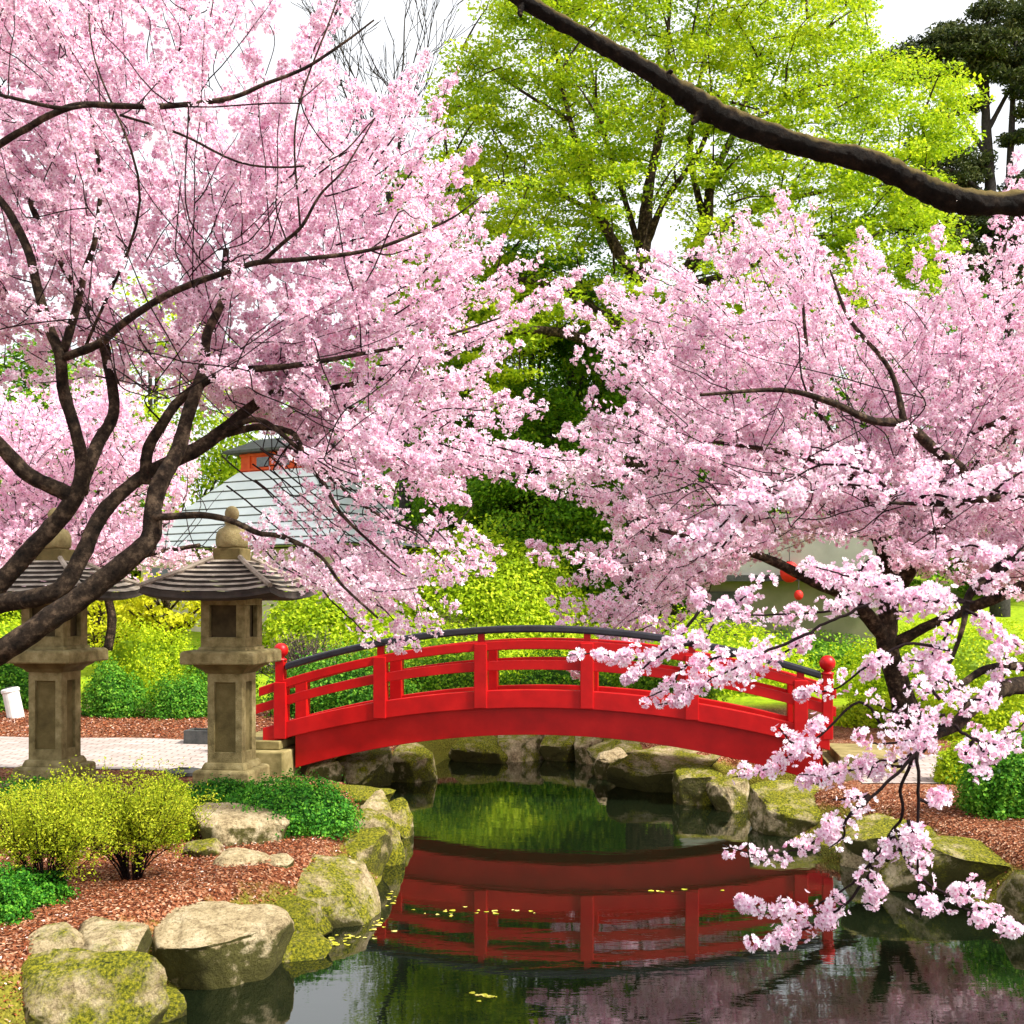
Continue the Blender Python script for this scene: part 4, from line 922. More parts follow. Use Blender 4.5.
limb_px(m, [(705, 108, 5.99, 12), (697, 118, 5.97, 8), (692, 124, 5.95, 3)], 8)
limb_px(m, [(672, 88, 5.99, 10), (668, 76, 5.97, 7), (672, 70, 5.95, 4)], 8)
limb_px(m, [(524, 2, 5.99, 9), (520, 12, 5.97, 6), (521, 16, 5.95, 3)], 8)
m.build('trunk', M['bark_moss'], t, smooth=True, world=True)

# ------------------------------------------------------------------ the lime green maple
def clumps(n, sampler, flat, size, per, spread, out=None, up=0.4):
    """sampler -> centres; leaves scattered through flattened clumps"""
    C = sampler(n); m = R.poisson(per, n) + 1; idx = np.repeat(np.arange(n), m)
    sz = R.uniform(0.6, 1.3, n) * spread
    d = R.normal(size=(len(idx), 3)); d /= np.linalg.norm(d, axis=1)[:, None]; d *= (R.uniform(0, 1, len(idx)) ** 0.4)[:, None]
    p = C[idx] + d * sz[idx][:, None] * np.array([1, 1, flat])
    return C, p, np.repeat(R.uniform(-0.18, 0.18, n), m)

def maple():
    Y0 = 29; bx, bz = P(650, 600, Y0)[0], g1(P(650, 600, Y0)[0], Y0)
    t = empty('maple_tree', (bx, Y0, bz), 0, 'tall spreading tree in fresh lime green leaf filling the top centre', 'tree')
    m = MB()
    L = [[(650, 660, 29, 60), (650, 560, 29, 48), (648, 440, 29, 40), (652, 350, 29, 34), (648, 310, 29, 30)],
         [(648, 330, 29, 26), (643, 280, 29, 17), (645, 225, 29, 14), (650, 180, 29, 10), (662, 120, 29, 7), (668, 40, 29, 4), (672, -60, 29, 3)],
         [(645, 290, 29, 16), (620, 255, 28.6, 12), (600, 215, 28.3, 9), (585, 175, 28, 7), (570, 120, 28, 5), (555, 50, 28, 3)],
         [(600, 215, 28.3, 6), (560, 195, 28, 5), (520, 185, 27.8, 4), (470, 180, 27.6, 2)],
         [(640, 330, 29, 18), (600, 315, 28.5, 12), (560, 290, 28, 8), (520, 280, 27.6, 6), (470, 290, 27.3, 3)],
         [(640, 350, 29, 18), (590, 340, 28, 12), (540, 330, 27, 8), (490, 335, 26.5, 5), (450, 345, 26, 3)],
         [(655, 330, 29, 20), (680, 290, 29.5, 15), (705, 225, 30, 12), (712, 180, 30, 9), (735, 130, 30, 6), (760, 60, 30, 3)],
         [(690, 270, 29.6, 12), (725, 225, 30, 9), (770, 205, 30.4, 6), (830, 190, 31, 4), (890, 185, 31, 2)],
         [(680, 290, 29.5, 12), (740, 270, 30, 8), (800, 240, 31, 6), (880, 235, 31.5, 3)],
         [(648, 240, 29, 9), (665, 200, 28.5, 6), (700, 150, 28.2, 5), (720, 90, 28, 3)],
         [(643, 260, 29, 8), (625, 200, 29.4, 6), (600, 120, 29.8, 5), (590, 60, 30, 3)],
         [(705, 225, 30, 8), (690, 150, 30.4, 6), (700, 80, 30.6, 4), (715, 0, 30.8, 2)],
         [(570, 120, 28, 4), (520, 90, 27.8, 3), (480, 60, 27.5, 2)], [(735, 130, 30, 5), (790, 100, 30.5, 4), (850, 70, 31, 2)]]
    for l in L: limb_px(m, l, 8, 0.03, 6)
    poly = [(470, 30), (520, -60), (600, -130), (750, -140), (850, -60), (868, 20), (880, 60), (940, 55), (975, 100), (968, 140), (940, 170), (950, 215), (960, 270), (900, 330), (700, 350), (560, 330), (480, 420), (420, 400), (400, 330), (390, 250), (400, 180), (440, 150), (430, 110), (455, 60)]
    pa = np.array(poly, float)
    def samp(n):
        out = []
        while len(out) < n:
            px, py = R.uniform(390, 985), R.uniform(-140, 420)
            if not inpoly(np.array([px]), np.array([py]), pa)[0]: continue
            # gaps where the sky shows round the fork
            g = math.exp(-(((px - 668) / 34) ** 2 + ((py - 240) / 60) ** 2)) + math.exp(-(((px - 600) / 34) ** 2 + ((py - 262) / 28) ** 2)) + 0.7 * math.exp(-(((px - 530) / 45) ** 2 + ((py - 255) / 22) ** 2)) + 0.6 * math.exp(-(((px - 500) / 26) ** 2 + ((py - 200) / 12) ** 2)) + 0.5 * math.exp(-(((px - 735) / 26) ** 2 + ((py - 185) / 22) ** 2))
            if R.uniform() < g * 1.1: continue
            cx = (px - 665) / 290; dep = 4.6 * math.sqrt(max(0.1, 1 - cx * cx * 0.8))
            out.append(P(px, py, 29.5 + R.uniform(-dep, dep)))
        return np.array(out)
    C, p, off = clumps(1850, samp, 0.20, 0.1, 125, 0.62)
    # twigs running into the clumps
    ends = C[R.choice(len(C), 620, replace=False)]
    nodes = []
    for l in L:
        A = smooth_path(l, 6); nodes += [P(a[0], a[1], a[2]) for a in A[6:]]
    nodes = np.array(nodes)
    tw = MB()
    for e in sorted(ends, key=lambda e: np.min(np.linalg.norm(nodes - e, axis=1))):
        v = e - nodes; dd = np.linalg.norm(v, axis=1); cost = dd * (1.5 - v[:, 2] / (dd + 1e-6) * 0.4); i = np.argmin(cost)
        a = nodes[i]; tt = np.linspace(0, 1, 5)[:, None]
        W = a + (e - a) * tt + np.array([0, 0, 1]) * (tt * (1 - tt)) * dd[i] * 0.22
        tw.tube(W, np.linspace(0.035 if dd[i] > 1 else 0.022, 0.010, 5), 4); nodes = np.vstack([nodes, W[1:]])
    m.add(np.concatenate(tw.V), np.concatenate(tw.Q)); m.build('trunk', M['bark'], t, smooth=True, world=True)
    nrm = R.normal(size=p.shape) * 0.55 + np.array([0, -0.35, 0.75])
    leaves(p, nrm, 0.115, 'crown', M['lime'], t, 0.62, rnd=np.clip(R.uniform(0.1, 0.9, len(p)) + off, 0, 1))
maple()

# ------------------------------------------------------------------ generic trees and shrubs
def tree(name, label, px, Y, top, half_w, bot, mat, nc=220, per=70, leaf=0.16, spread=0.8, flat=0.5, bark='bark_grey', cat='tree', group=None, trunk_w=0.35, sub=None, holes=0.0, nlimb=14):
    x = P(px, 600, Y)[0]; z = g1(x, Y); t = empty(name, (x, Y, z), 0, label, cat, group)
    zt = P(px, top, Y)[2]; zb = P(px, bot, Y)[2]; rx = half_w * Y / F; cz = (zt + zb) / 2; rz = (zt - zb) / 2
    def samp(n):
        d = R.normal(size=(n, 3)); d /= np.linalg.norm(d, axis=1)[:, None]; r_ = R.uniform(0.25, 1, n) ** 0.5
        lump = 1 + 0.22 * vnoise(d, abs(int(px * 7 + Y)) + 9, 3.0)
        return np.array([x, Y, cz]) + d * (r_ * lump)[:, None] * np.array([rx, rx * 0.8, rz])
    C, p, off = clumps(nc, samp, flat, leaf, per, spread)
    m = MB()
    zf = max(z + 0.5, zb + (zt - zb) * 0.12)
    sway = R.normal(size=2) * 0.25
    tp = np.array([[x, Y, z - 0.2], [x + sway[0] * 0.3, Y, z + (zf - z) * 0.5], [x + sway[0], Y + sway[1], zf], [x + sway[0] * 0.6, Y, cz], [x, Y, zt - rz * 0.3]])
    tp = smooth_path(tp, 4); m.tube(tp, np.linspace(trunk_w, 0.05, len(tp)), 9, 0.05)
    for e in C[R.choice(len(C), min(nlimb * 3, len(C)), replace=False)]:
        k = np.clip((e[2] - z) / (zt - z) - 0.2, 0.25, 0.9); a = tp[int(k * (len(tp) - 1))]
        tt = np.linspace(0, 1, 6)[:, None]; W = a + (e - a) * tt - np.array([0, 0, 1]) * (tt * (1 - tt)) * 0.3 * np.linalg.norm(e - a) * 0.5
        m.tube(W, np.linspace(trunk_w * 0.28, 0.02, 6), 5)
    m.build('trunk', M[bark], t, smooth=True, world=True)
    n_ = (p - np.array([x, Y, cz])); n_ /= np.linalg.norm(n_, axis=1)[:, None]
    nrm = n_ * 0.6 + R.normal(size=p.shape) * 0.5 + np.array([0, 0, 0.5])
    leaves(p, nrm, leaf, 'crown', M[mat], t, 0.6, rnd=np.clip(R.uniform(0.05, 0.95, len(p)) + off, 0, 1))
    return t

# the dark pine on the right: flat clumps on a tall forked trunk
def pine():
    Y = 38; x = P(1000, 600, Y)[0]; z = g1(x, Y); t = empty('pine_tree', (x, Y, z), 0, 'tall dark pine with cloud shaped clumps at the top right corner', 'pine tree')
    m = MB()
    for l in ([(1000, 640, Y, 20), (998, 400, Y, 15), (992, 250, Y, 12), (990, 180, Y, 11), (986, 120, Y, 9), (985, 60, Y, 7), (990, 0, Y, 4)], [(1010, 400, Y, 10), (1008, 230, Y, 8), (1012, 120, Y, 6), (1016, 40, Y, 3)],
              [(990, 160, Y, 6), (960, 115, Y, 5), (930, 85, Y, 3)], [(988, 130, Y, 5), (1010, 90, Y, 4), (1035, 60, Y, 3)], [(992, 200, Y, 5), (950, 170, 37, 4), (920, 180, 36.5, 3)], [(986, 100, Y, 5), (965, 60, 37.5, 3), (940, 45, 37.5, 2)], [(994, 210, Y, 5), (1025, 170, 38.5, 4), (1060, 160, 38.5, 3)]):
        limb_px(m, l, 8, 0.04)
    m.build('trunk', M['bark_grey'], t, smooth=True, world=True)
    blobs = [(905, 60, 26, 12), (930, 50, 34, 14), (965, 50, 45, 22), (1000, 45, 45, 22), (985, 70, 50, 16), (940, 75, 35, 12), (1010, 15, 42, 18), (1030, 80, 30, 20), (960, 25 + 8, 25, 10), (900, 75, 14, 8), (1040, 110, 24, 18),
             (930, 190, 50, 30), (960, 165, 35, 26), (915, 215, 30, 26), (1005, 215, 34, 24), (1030, 190, 26, 18), (960, 215, 50, 26), (985, 240, 60, 24), (930, 150, 22, 14), (1040, 230, 40, 30), (950, 260, 60, 30), (1020, 270, 60, 30), (975, 105, 14, 8), (1022, 140, 18, 8), (935, 120, 12, 8)]
    P_, O_ = [], []
    for bx, by, w, h in blobs:
        nsub = int(w * h / 34) + 3
        for _ in range(nsub):
            a = R.normal(size=3); a /= np.linalg.norm(a); a *= R.uniform(0.3, 1) ** 0.5
            c0 = P(bx, by, Y + a[1] * w / 28) + np.array([a[0] * w, 0, a[2] * h]) * Y / F * 0.9
            k = 190; d = R.normal(size=(k, 3)); d /= np.linalg.norm(d, axis=1)[:, None]; P_.append(c0 + d * (R.uniform(0, 1, k) ** 0.4)[:, None] * np.array([0.5, 0.5, 0.22])); O_.append(np.full(k, R.uniform(-0.2, 0.2)))
    p = np.concatenate(P_); off = np.concatenate(O_)
    leaves(p, R.normal(size=p.shape) * 0.6 + np.array([0, 0, 0.6]), 0.17, 'crown', M['pine'], t, 0.4, rnd=np.clip(R.uniform(0.1, 0.9, len(p)) + off, 0, 1))
pine()

# the leafless tree against the sky
def bare_tree():
    Y = 33; x = P(402, 600, Y)[0]; z = g1(x, Y)
    t = empty('bare_tree', (x, Y, z), 0, 'thin grey leafless tree against the white sky', 'tree')
    m = MB(); tips = []
    def grow(p, d, L, r, lv):
        n = 5; q = [p]; dd = d.copy()
        for i in range(n):
            dd = dd + R.normal(size=3) * 0.07 + np.array([0, 0, 0.03]); dd /= np.linalg.norm(dd); q.append(q[-1] + dd * L / n)
        q = np.array(q); m.tube(q, np.maximum(np.linspace(r, r * 0.6, n + 1), 0.008) * 1.15, 6 if lv < 2 else 4)
        if lv >= 5: tips.append(q[-1]); return
        for k in range(3 if lv else 5):
            j = 5 if k == 0 else int(R.integers(2, 6)); a = R.normal(size=3); a -= dd * (a @ dd); a /= np.linalg.norm(a)
            nd = dd * 0.86 + a * R.uniform(0.3, 0.62) + np.array([0, 0, 0.12]); nd /= np.linalg.norm(nd)
            grow(q[j], nd, L * R.uniform(0.55, 0.8), r * 0.5, lv + 1)
    m.tube(np.array([[x, Y, z - 0.2], [x + 0.1, Y, z + 4], [x, Y, z + 8.6]]), [0.24, 0.19, 0.14], 9)
    grow(np.array([x, Y, z + 8.6]), np.array([0.02, 0, 1.0]), 4.2, 0.11, 0)
    grow(np.array([x, Y, z + 6.8]), np.array([0.5, 0.1, 0.9]), 3.6, 0.08, 1)
    grow(np.array([x, Y, z + 7.4]), np.array([-0.5, -0.1, 0.9]), 3.6, 0.08, 1)
    m.build('trunk', M['bark_grey'], t, smooth=True)
    t_ = t; o = t.children[0]; o.location = (-x, -Y, -z)
bare_tree()

TB = 'trees closing the garden behind the lawn'
tree('evergreen_tree', 'green leafy evergreen between the two blossoming cherries', 530, 34, 235, 135, 640, 'mid', 520, 260, 0.14, 0.9, 0.4)
tree('evergreen_tree', 'mid green bushy tree behind the lime mound', 545, 31, 400, 95, 640, 'mid', 340, 240, 0.12, 0.75, 0.5)
tree('evergreen_tree', 'dark evergreen low behind the left edge of the right cherry', 650, 38, 290, 140, 640, 'dark', 420, 220, 0.15, 1.0, 0.45)
tree('broadleaf_tree', 'green tree behind the small domed house', 800, 42, 330, 150, 640, 'mid', 240, 130, 0.22, 1.1, 0.5)
tree('broadleaf_tree', 'green tree below the pine at the right edge', 980, 44, 250, 150, 650, 'mid', 260, 130, 0.22, 1.1, 0.5)
tree('broadleaf_tree', 'bright green tree glimpsed through the top of the left cherry', 150, 40, 290, 110, 640, 'lime2', 220, 75, 0.2, 1.0, 0.5)
tree('broadleaf_tree', 'dark green tree glimpsed behind the leftmost limbs', 40, 38, 330, 110, 640, 'mid', 260, 130, 0.2, 1.0, 0.5)
tree('broadleaf_tree', 'green tree behind the pale roofed house', 330, 44, 330, 120, 640, 'mid', 220, 130, 0.22, 1.1, 0.5)
tree('broadleaf_tree', 'lime green tree low behind the bare grey tree', 425, 38, 215, 70, 480, 'lime', 200, 70, 0.16, 0.8, 0.3)
tree('broadleaf_tree', 'green tree beyond the left edge of the garden', -60, 42, 300, 110, 640, 'mid', 160, 70, 0.22, 1.1, 0.5)
tree('small_maple', 'small dark branched tree with yellow green leaves between the lanterns', 165, 24, 575, 60, 640, 'yellow', 70, 70, 0.10, 0.42, 0.3, bark='bark', trunk_w=0.11, nlimb=10)
tree('small_maple', 'yellow leaved little tree right of the left lantern', 100, 26, 590, 50, 650, 'yellow', 70, 70, 0.10, 0.42, 0.4, bark='bark', trunk_w=0.11, nlimb=8)

def shrub(label, px, Y, w, h, mat, leaf=0.05, n=6000, name='shrub', cat='shrub', group=None, lum=0.16, dep=0.8, seed=0, fr=3.5, zoff=0.0):
    """dense clipped shrub: a solid core in the darkest leaf tone, leaves through its outer shell"""
    s = Y / F; x = P(px, 600, Y)[0]; z = g1(x, Y) + zoff; rx, rz, ry = w * s / 2, h * s, w * s / 2 * dep
    t = empty(name, (x, Y, z), 0, label, cat, group)
    d = R.normal(size=(n, 3)); d[:, 2] = np.abs(d[:, 2]) * 0.9 - 0.12; d /= np.linalg.norm(d, axis=1)[:, None]
    f = lambda q: 1 + lum * vnoise(q, seed + abs(int(px)), fr) * 1.4 + lum * 0.7 * vnoise(q, seed + abs(int(px)) + 5, fr * 2.6)
    rad = f(d) * (1 - 0.22 * R.uniform(0, 1, n) ** 1.6)
    rad = rad * (1 + 0.11 * np.clip(R.exponential(1, n) - 0.6, 0, 1.6) * (vnoise(d, seed + 77, 11) > 0))
    p = np.array([x, Y, z]) + d * rad[:, None] * np.array([rx, ry, rz])
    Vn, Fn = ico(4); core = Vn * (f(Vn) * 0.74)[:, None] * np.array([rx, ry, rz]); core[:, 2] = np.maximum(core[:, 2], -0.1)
    mesh_np('stems_or_core', core + np.array([x, Y, z]), Fn, M[mat], t, smooth=False, attrs={'rnd': np.full(len(Vn), 0.0)})  # solid filler core; inner shade painted in with the darkest leaf tone
    nr = d / np.array([rx, ry, rz]); nr /= np.linalg.norm(nr, axis=1)[:, None]
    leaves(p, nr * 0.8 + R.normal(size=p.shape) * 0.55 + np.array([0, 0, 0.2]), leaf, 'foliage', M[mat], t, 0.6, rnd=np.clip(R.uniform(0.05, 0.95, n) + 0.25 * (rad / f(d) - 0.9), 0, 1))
    return t
# far, middle and behind the bridge
shrub('big rounded lime green mound of clipped shrubs above the crown of the bridge', 480, 28, 220, 115, 'lime2', 0.11, 34000, lum=0.07)
shrub('yellow green mound behind the right lantern and the bare brown shrub', 335, 25, 170, 80, 'lime2', 0.11, 18000, lum=0.10)
shrub('ball shaped fresh green shrub between the lanterns', 114, 17.7, 64, 52, 'box', 0.045, 7500, lum=0.22)
shrub('tall bright green shrub behind the ball shaped one', 150, 21, 100, 74, 'lawn', 0.055, 9000, lum=0.25)
shrub('low mid green shrub left of the right lantern', 185, 17.4, 76, 40, 'box', 0.045, 7000, lum=0.32)
shrub('green shrub next to the shaft of the right lantern', 215, 20, 80, 62, 'mid', 0.06, 4500, lum=0.2)
shrub('dark green shrub behind the white bollard at the left edge', 8, 18.6, 80, 56, 'box', 0.06, 4500, lum=0.2)
shrub('yellow green shrub at the left edge behind the left lantern', -10, 24, 120, 60, 'lawn', 0.08, 4500, lum=0.2)
shrub('dark green hedge seen under the rails at the left of the bridge', 345, 17.6, 150, 66, 'box', 0.06, 9000, lum=0.14, dep=0.5)
shrub('green hedge seen between the bridge posts left of its middle', 445, 18.6, 130, 66, 'mid', 0.06, 8000, lum=0.14, dep=0.5)
shrub('dark hedge seen between the middle posts of the bridge', 560, 18.8, 150, 56, 'dark', 0.06, 8000, lum=0.14, dep=0.5)
shrub('green hedge seen between the posts right of the bridge middle', 665, 18.4, 110, 58, 'mid', 0.06, 7000, lum=0.14, dep=0.5)
shrub('long yellow green hedge behind the left half of the handrail', 430, 23, 230, 60, 'lime2', 0.07, 9000, lum=0.08, dep=0.5)
shrub('bright yellow green hedge rising above the right half of the handrail', 680, 22, 280, 72, 'lawn', 0.07, 15000, lum=0.06, dep=0.6)
shrub('bright yellow green mound behind the black cherry trunk', 960, 21, 260, 78, 'lawn', 0.07, 14000, lum=0.06, dep=0.6)
shrub('yellow green mound running out of the right edge', 1090, 19, 200, 74, 'lawn', 0.07, 8000, lum=0.06, dep=0.6)
shrub('low yellow green mound in front of the black cherry trunk', 905, 16.4, 150, 30, 'lawn', 0.055, 8000, lum=0.08, dep=0.5)
shrub('bright green mound right of the paving', 1010, 14.6, 150, 52, 'lawn', 0.05, 9000, lum=0.08, dep=0.6)
shrub('low dark hedge along the foot of the domed house', 800, 25, 260, 34, 'mid', 0.08, 7000, lum=0.15, dep=0.4)
shrub('dark green shrub on the mulch at the right edge', 1022, 9.6, 120, 80, 'box', 0.035, 15000, lum=0.34)
shrub('light green little shrub left of the dark one on the right mulch', 958, 11.2, 52, 36, 'lime2', 0.035, 3500, lum=0.25)
# near left bed
shrub('spreading deep green ground cover below the right lantern', 290, 9.1, 140, 46, 'juniper', 0.028, 15000, lum=0.14, dep=0.9, fr=5)
shrub('low patch of deep green ground cover against the plinth of the right lantern', 222, 9.9, 92, 26, 'juniper', 0.028, 7000, lum=0.2, dep=0.6, fr=5)
shrub('small feathery green shrub in the bottom left mulch, upper one of two', 26, 6.85, 84, 28, 'juniper', 0.022, 7000, lum=0.3, fr=5)
shrub('small feathery green shrub in the bottom left mulch, lower one of two', -4, 6.45, 66, 44, 'juniper', 0.022, 8000, lum=0.3, fr=5)
shrub('deep green shrub at the foot of the left lantern', 30, 9.6, 110, 30, 'juniper', 0.028, 7000, lum=0.25, fr=5)
shrub('dull olive dome of fine leaves behind the yellow shrubs', 165, 8.5, 66, 58, 'lime2', 0.022, 7000, lum=0.12)

def twiggy(label, px, Y, w, h, mat, leaf, nstem, nleaf, bark='twig', name='shrub', cat='shrub', rad=0.008, lowleaf=0.35, gaps=0.0):
    """open shrub: branches fanning from the ground that fork, leaves strung along the outer twigs"""
    s = Y / F; x = P(px, 600, Y)[0]; z = g1(x, Y); t = empty(name, (x, Y, z), 0, label, cat)
    m = MB(); P_ = []
    W_, H_ = w * s / 2, h * s
    for i in range(nstem):
        a = R.uniform(0, 2 * math.pi); q = R.uniform(0, 1) ** 0.6
        e = np.array([math.cos(a) * W_ * q, math.sin(a) * W_ * 0.8 * q, H_ * (1 - 0.35 * q * q) * R.uniform(0.8, 1.02)])
        t_ = np.linspace(0, 1, 7)[:, None]; base = np.array([math.cos(a), math.sin(a), 0]) * 0.04
        Wp_ = base + (e - base) * t_ ** np.array([1.2, 1.2, 0.85]) + np.cumsum(R.normal(size=(7, 3)) * 0.012 * H_ * 3, axis=0) * 0.4
        Wp_ += np.array([x, Y, z]); m.tube(Wp_, np.linspace(rad, rad * 0.3, 7), 5)
        for k in range(7):
            j = int(R.integers(2, 6)); b = Wp_[j]; dd = Wp_[j + 1] - Wp_[j]; dd /= np.linalg.norm(dd)
            d = dd + R.normal(size=3) * 0.55 + np.array([0, 0, 0.25]); d /= np.linalg.norm(d); L = H_ * R.uniform(0.18, 0.42)
            S_ = b + d * L * np.linspace(0, 1, 4)[:, None] + np.array([0, 0, 1]) * (np.linspace(0, 1, 4)[:, None] ** 2) * L * 0.15
            m.tube(S_, np.linspace(rad * 0.4, rad * 0.2, 4), 4)
            cnt = max(1, nleaf // (nstem * 7)); tt = R.uniform(lowleaf, 1.05, cnt)
            P_.append(b + d * L * tt[:, None] + R.normal(size=(cnt, 3)) * leaf * 1.3 + np.array([0, 0, 1]) * (tt[:, None] ** 2) * L * 0.15)
    m.build('stems_or_core', M[bark], t, smooth=True, world=True)
    p = np.concatenate(P_)
    leaves(p, R.normal(size=p.shape) * 0.7 + np.array([0, -0.1, 0.6]), leaf, 'foliage', M[mat], t, 0.5)
twiggy('yellow green open shrub, left one of the pair in the near bed', 45, 6.95, 150, 104, 'azalea', 0.020, 40, 15000, rad=0.005)
twiggy('yellow green open shrub, right one of the pair in the near bed', 132, 7.35, 150, 98, 'azalea', 0.020, 46, 17000, rad=0.0055)
twiggy('pale yellow green shrub behind the pair in the near bed', 60, 8.2, 150, 62, 'azalea', 0.022, 30, 8000)
twiggy('bare brown shrub with purple buds left of the bridge', 315, 19.5, 120, 66, 'purple', 0.030, 60, 9000, bark='bark_grey', rad=0.014, lowleaf=0.0)
twiggy('sparse bare shrub in front of the lime mound', 440, 23.5, 90, 58, 'purple', 0.034, 40, 2500, bark='bark', rad=0.014, lowleaf=0.2)

# ------------------------------------------------------------------ houses
def house():
    a = math.radians(30); cx, cy = -4.45, 30.0; u = np.array([math.cos(a), -math.sin(a)]); v = np.array([math.sin(a), math.cos(a)])
    g = g1(-8, 33); t = empty('garden_house', (cx, cy, g), -a, 'house with a pale metal hipped roof and a small red gable behind the blossom', 'house')
    Wd, Dp = 9.4, 6.2; ez = 3.85 - g; tz = 6.35 - g        # eave and ridge base over the ground, corner of the eaves at local (0,0)
    m = MB(); m.box((-Wd / 2, Dp / 2, ez / 2 - 0.1), (Wd - 1.2, Dp - 1.2, ez + 0.1)); w = m.build('wall', M['wallb'], t)
    for k in range(5):
        m = MB(); m.box((-1.5 - k * 1.6, 0.585, ez - 1.0), (0.9, 0.05, 0.9)); m.build('window', M['glass'], t)
    # hipped roof in overlapping courses
    n = 9; m = MB(); lines = MB()
    def rect(f):
        x0, x1 = -Wd + f * 3.1, -f * 3.3; y0, y1 = f * 2.3, Dp - f * 2.3; z = ez + (tz - ez) * (0.80 * f + 0.20 * f * f)
        return x0, x1, y0, y1, z
    for i in range(n):
        x0, x1, y0, y1, z = rect(i / n); X0, X1, Y0, Y1, Z = rect((i + 1) / n)
        lo = [(x0, y0, z), (x1, y0, z), (x1, y1, z), (x0, y1, z)]; mid = [(a_, b_, c_ + 0.05) for a_, b_, c_ in lo]; hi = [(X0, Y0, Z + 0.01), (X1, Y0, Z + 0.01), (X1, Y1, Z + 0.01), (X0, Y1, Z + 0.01)]
        m.add(lo + mid + hi, [(r * 4 + j, r * 4 + (j + 1) % 4, r * 4 + 4 + (j + 1) % 4, r * 4 + 4 + j) for r in range(2) for j in range(4)])
        for j in range(4):
            p0 = np.array(mid[j]); p1 = np.array(mid[(j + 1) % 4]); p0[2] -= 0.03; p1[2] -= 0.03
            lines.tube([p0, p1], [0.022, 0.022], 4)
    x0, x1, y0, y1, z = rect(0); m.add([(x0, y0, z), (x1, y0, z), (x1, y1, z), (x0, y1, z)], [(3, 2, 1, 0)])
    X0, X1, Y0, Y1, Z = rect(1); m.add([(X0, Y0, Z), (X1, Y0, Z), (X1, Y1, Z), (X0, Y1, Z)], [(0, 1, 2, 3)])
    rf = m.build('roof', M['sheet'], t); lines.build('roof_seams', M['slate'], rf)
    # small red gable on top
    gx = (X0 + X1) / 2 - 0.15; gw = X1 - X0 - 0.25
    m = MB(); m.box((gx, (Y0 + Y1) / 2, Z + 0.30), (gw, (Y1 - Y0) * 0.8, 0.66)); gb = m.build('gable', M['redwood'], t)
    yf = (Y0 + Y1) / 2 - (Y1 - Y0) * 0.4
    for k in (-0.42, 0.42):
        m = MB(); m.box((gx + k, yf - 0.02, Z + 0.32), (0.5, 0.04, 0.30)); m.build('window', M['glass'], gb)
    m = MB()
    for k in (-1.0, 0, 1.0): m.box((gx + k * gw * 0.36, yf - 0.03, Z + 0.32), (0.09, 0.06, 0.62))
    m.box((gx, yf - 0.034, Z + 0.10), (gw, 0.06, 0.07)); m.box((gx, yf - 0.036, Z + 0.56), (gw, 0.06, 0.07)); m.build('frame', M['redwood'], gb)
    m = MB(); ym = (Y0 + Y1) / 2; h = (Y1 - Y0) * 0.62
    m.add([(gx - gw * .66, ym - h, Z + .62), (gx + gw * .66, ym - h, Z + .62), (gx + gw * .45, ym, Z + 1.08), (gx - gw * .45, ym, Z + 1.08), (gx + gw * .66, ym + h, Z + .62), (gx - gw * .66, ym + h, Z + .62),
           (gx - gw * .66, ym - h, Z + .70), (gx + gw * .66, ym - h, Z + .70), (gx + gw * .45, ym, Z + 1.16), (gx - gw * .45, ym, Z + 1.16), (gx + gw * .66, ym + h, Z + .70), (gx - gw * .66, ym + h, Z + .70)],
          [(0, 1, 2, 3), (3, 2, 4, 5), (6, 7, 8, 9), (9, 8, 10, 11), (0, 1, 7, 6), (5, 4, 10, 11), (1, 4, 5, 0)], [(1, 2, 8), (1, 8, 7), (2, 4, 10), (2, 10, 8)])
    m.build('gable_roof', M['slate'], gb)
house()

def dome_house():
    Y = 27; x = P(785, 600, Y)[0]; g = g1(x, Y); t = empty('domed_house', (x, Y, g), math.radians(-14), 'olive walled garden building with a pale vaulted roof behind the right cherry', 'building')
    ez = 2.85 - g
    m = MB(); m.box((0, 0, ez / 2), (4.3, 3.4, ez)); m.build('wall', M['olive'], t)
    # vault: half ellipse swept across
    m = MB(); a = np.linspace(0, math.pi, 22); pr = [(2.45 * math.cos(q), ez - 0.03 + 1.45 * math.sin(q) ** 0.85) for q in a]; V = []
    for yy in (-2.0, 2.0): V += [(px_, yy, pz) for px_, pz in pr]
    N = len(pr); m.add(V, [(i, i + 1, N + i + 1, N + i) for i in range(N - 1)], None, [list(range(N)), [N + i for i in range(N)][::-1]])
    m.build('roof', M['dome'], t, smooth=False)
    m = MB(); m.box((0, -2.075, ez - 0.05), (5.0, 0.12, 0.14)); m.build('eaves_beam', M['slate'], t)
    m = MB(); m.box((-1.5, -1.72, ez / 2 - 0.1), (0.8, 0.06, ez - 0.5)); m.build('door', M['slate'], t)
    for dx, dz, r_, lab in ((0.10, 0.18, 0.21, 'larger red round lantern hung on the olive walled building'), (0.30, -0.34, 0.10, 'smaller red round lantern hung on the olive walled building')):
        q = math.radians(-14); lx, ly = dx, -2.22; wx = x + lx * math.cos(q) - ly * math.sin(q); wy = Y + lx * math.sin(q) + ly * math.cos(q)
        L = empty('paper_lantern', (wx, wy, g + ez + dz - 0.1), 0, lab, 'lantern')
        m = MB(); m.lathe([(r_ * math.cos(s_) * (1 + 0.02 * math.cos(s_ * 18)) + 1e-4, r_ * 1.15 * math.sin(s_)) for s_ in np.linspace(-1.3, 1.3, 20)], 20); m.build('shade', M['redball'], L, smooth=True)
        m = MB(); m.lathe([(r_ * 0.3, r_ * 1.08), (r_ * 0.3, r_ * 1.2)], 12); m.tube([(0, 0, r_ * 1.2), (0, 0, r_ * 1.2 + 0.25)], [0.01, 0.01], 4); m.build('hanger', M['slate'], L)
dome_house()

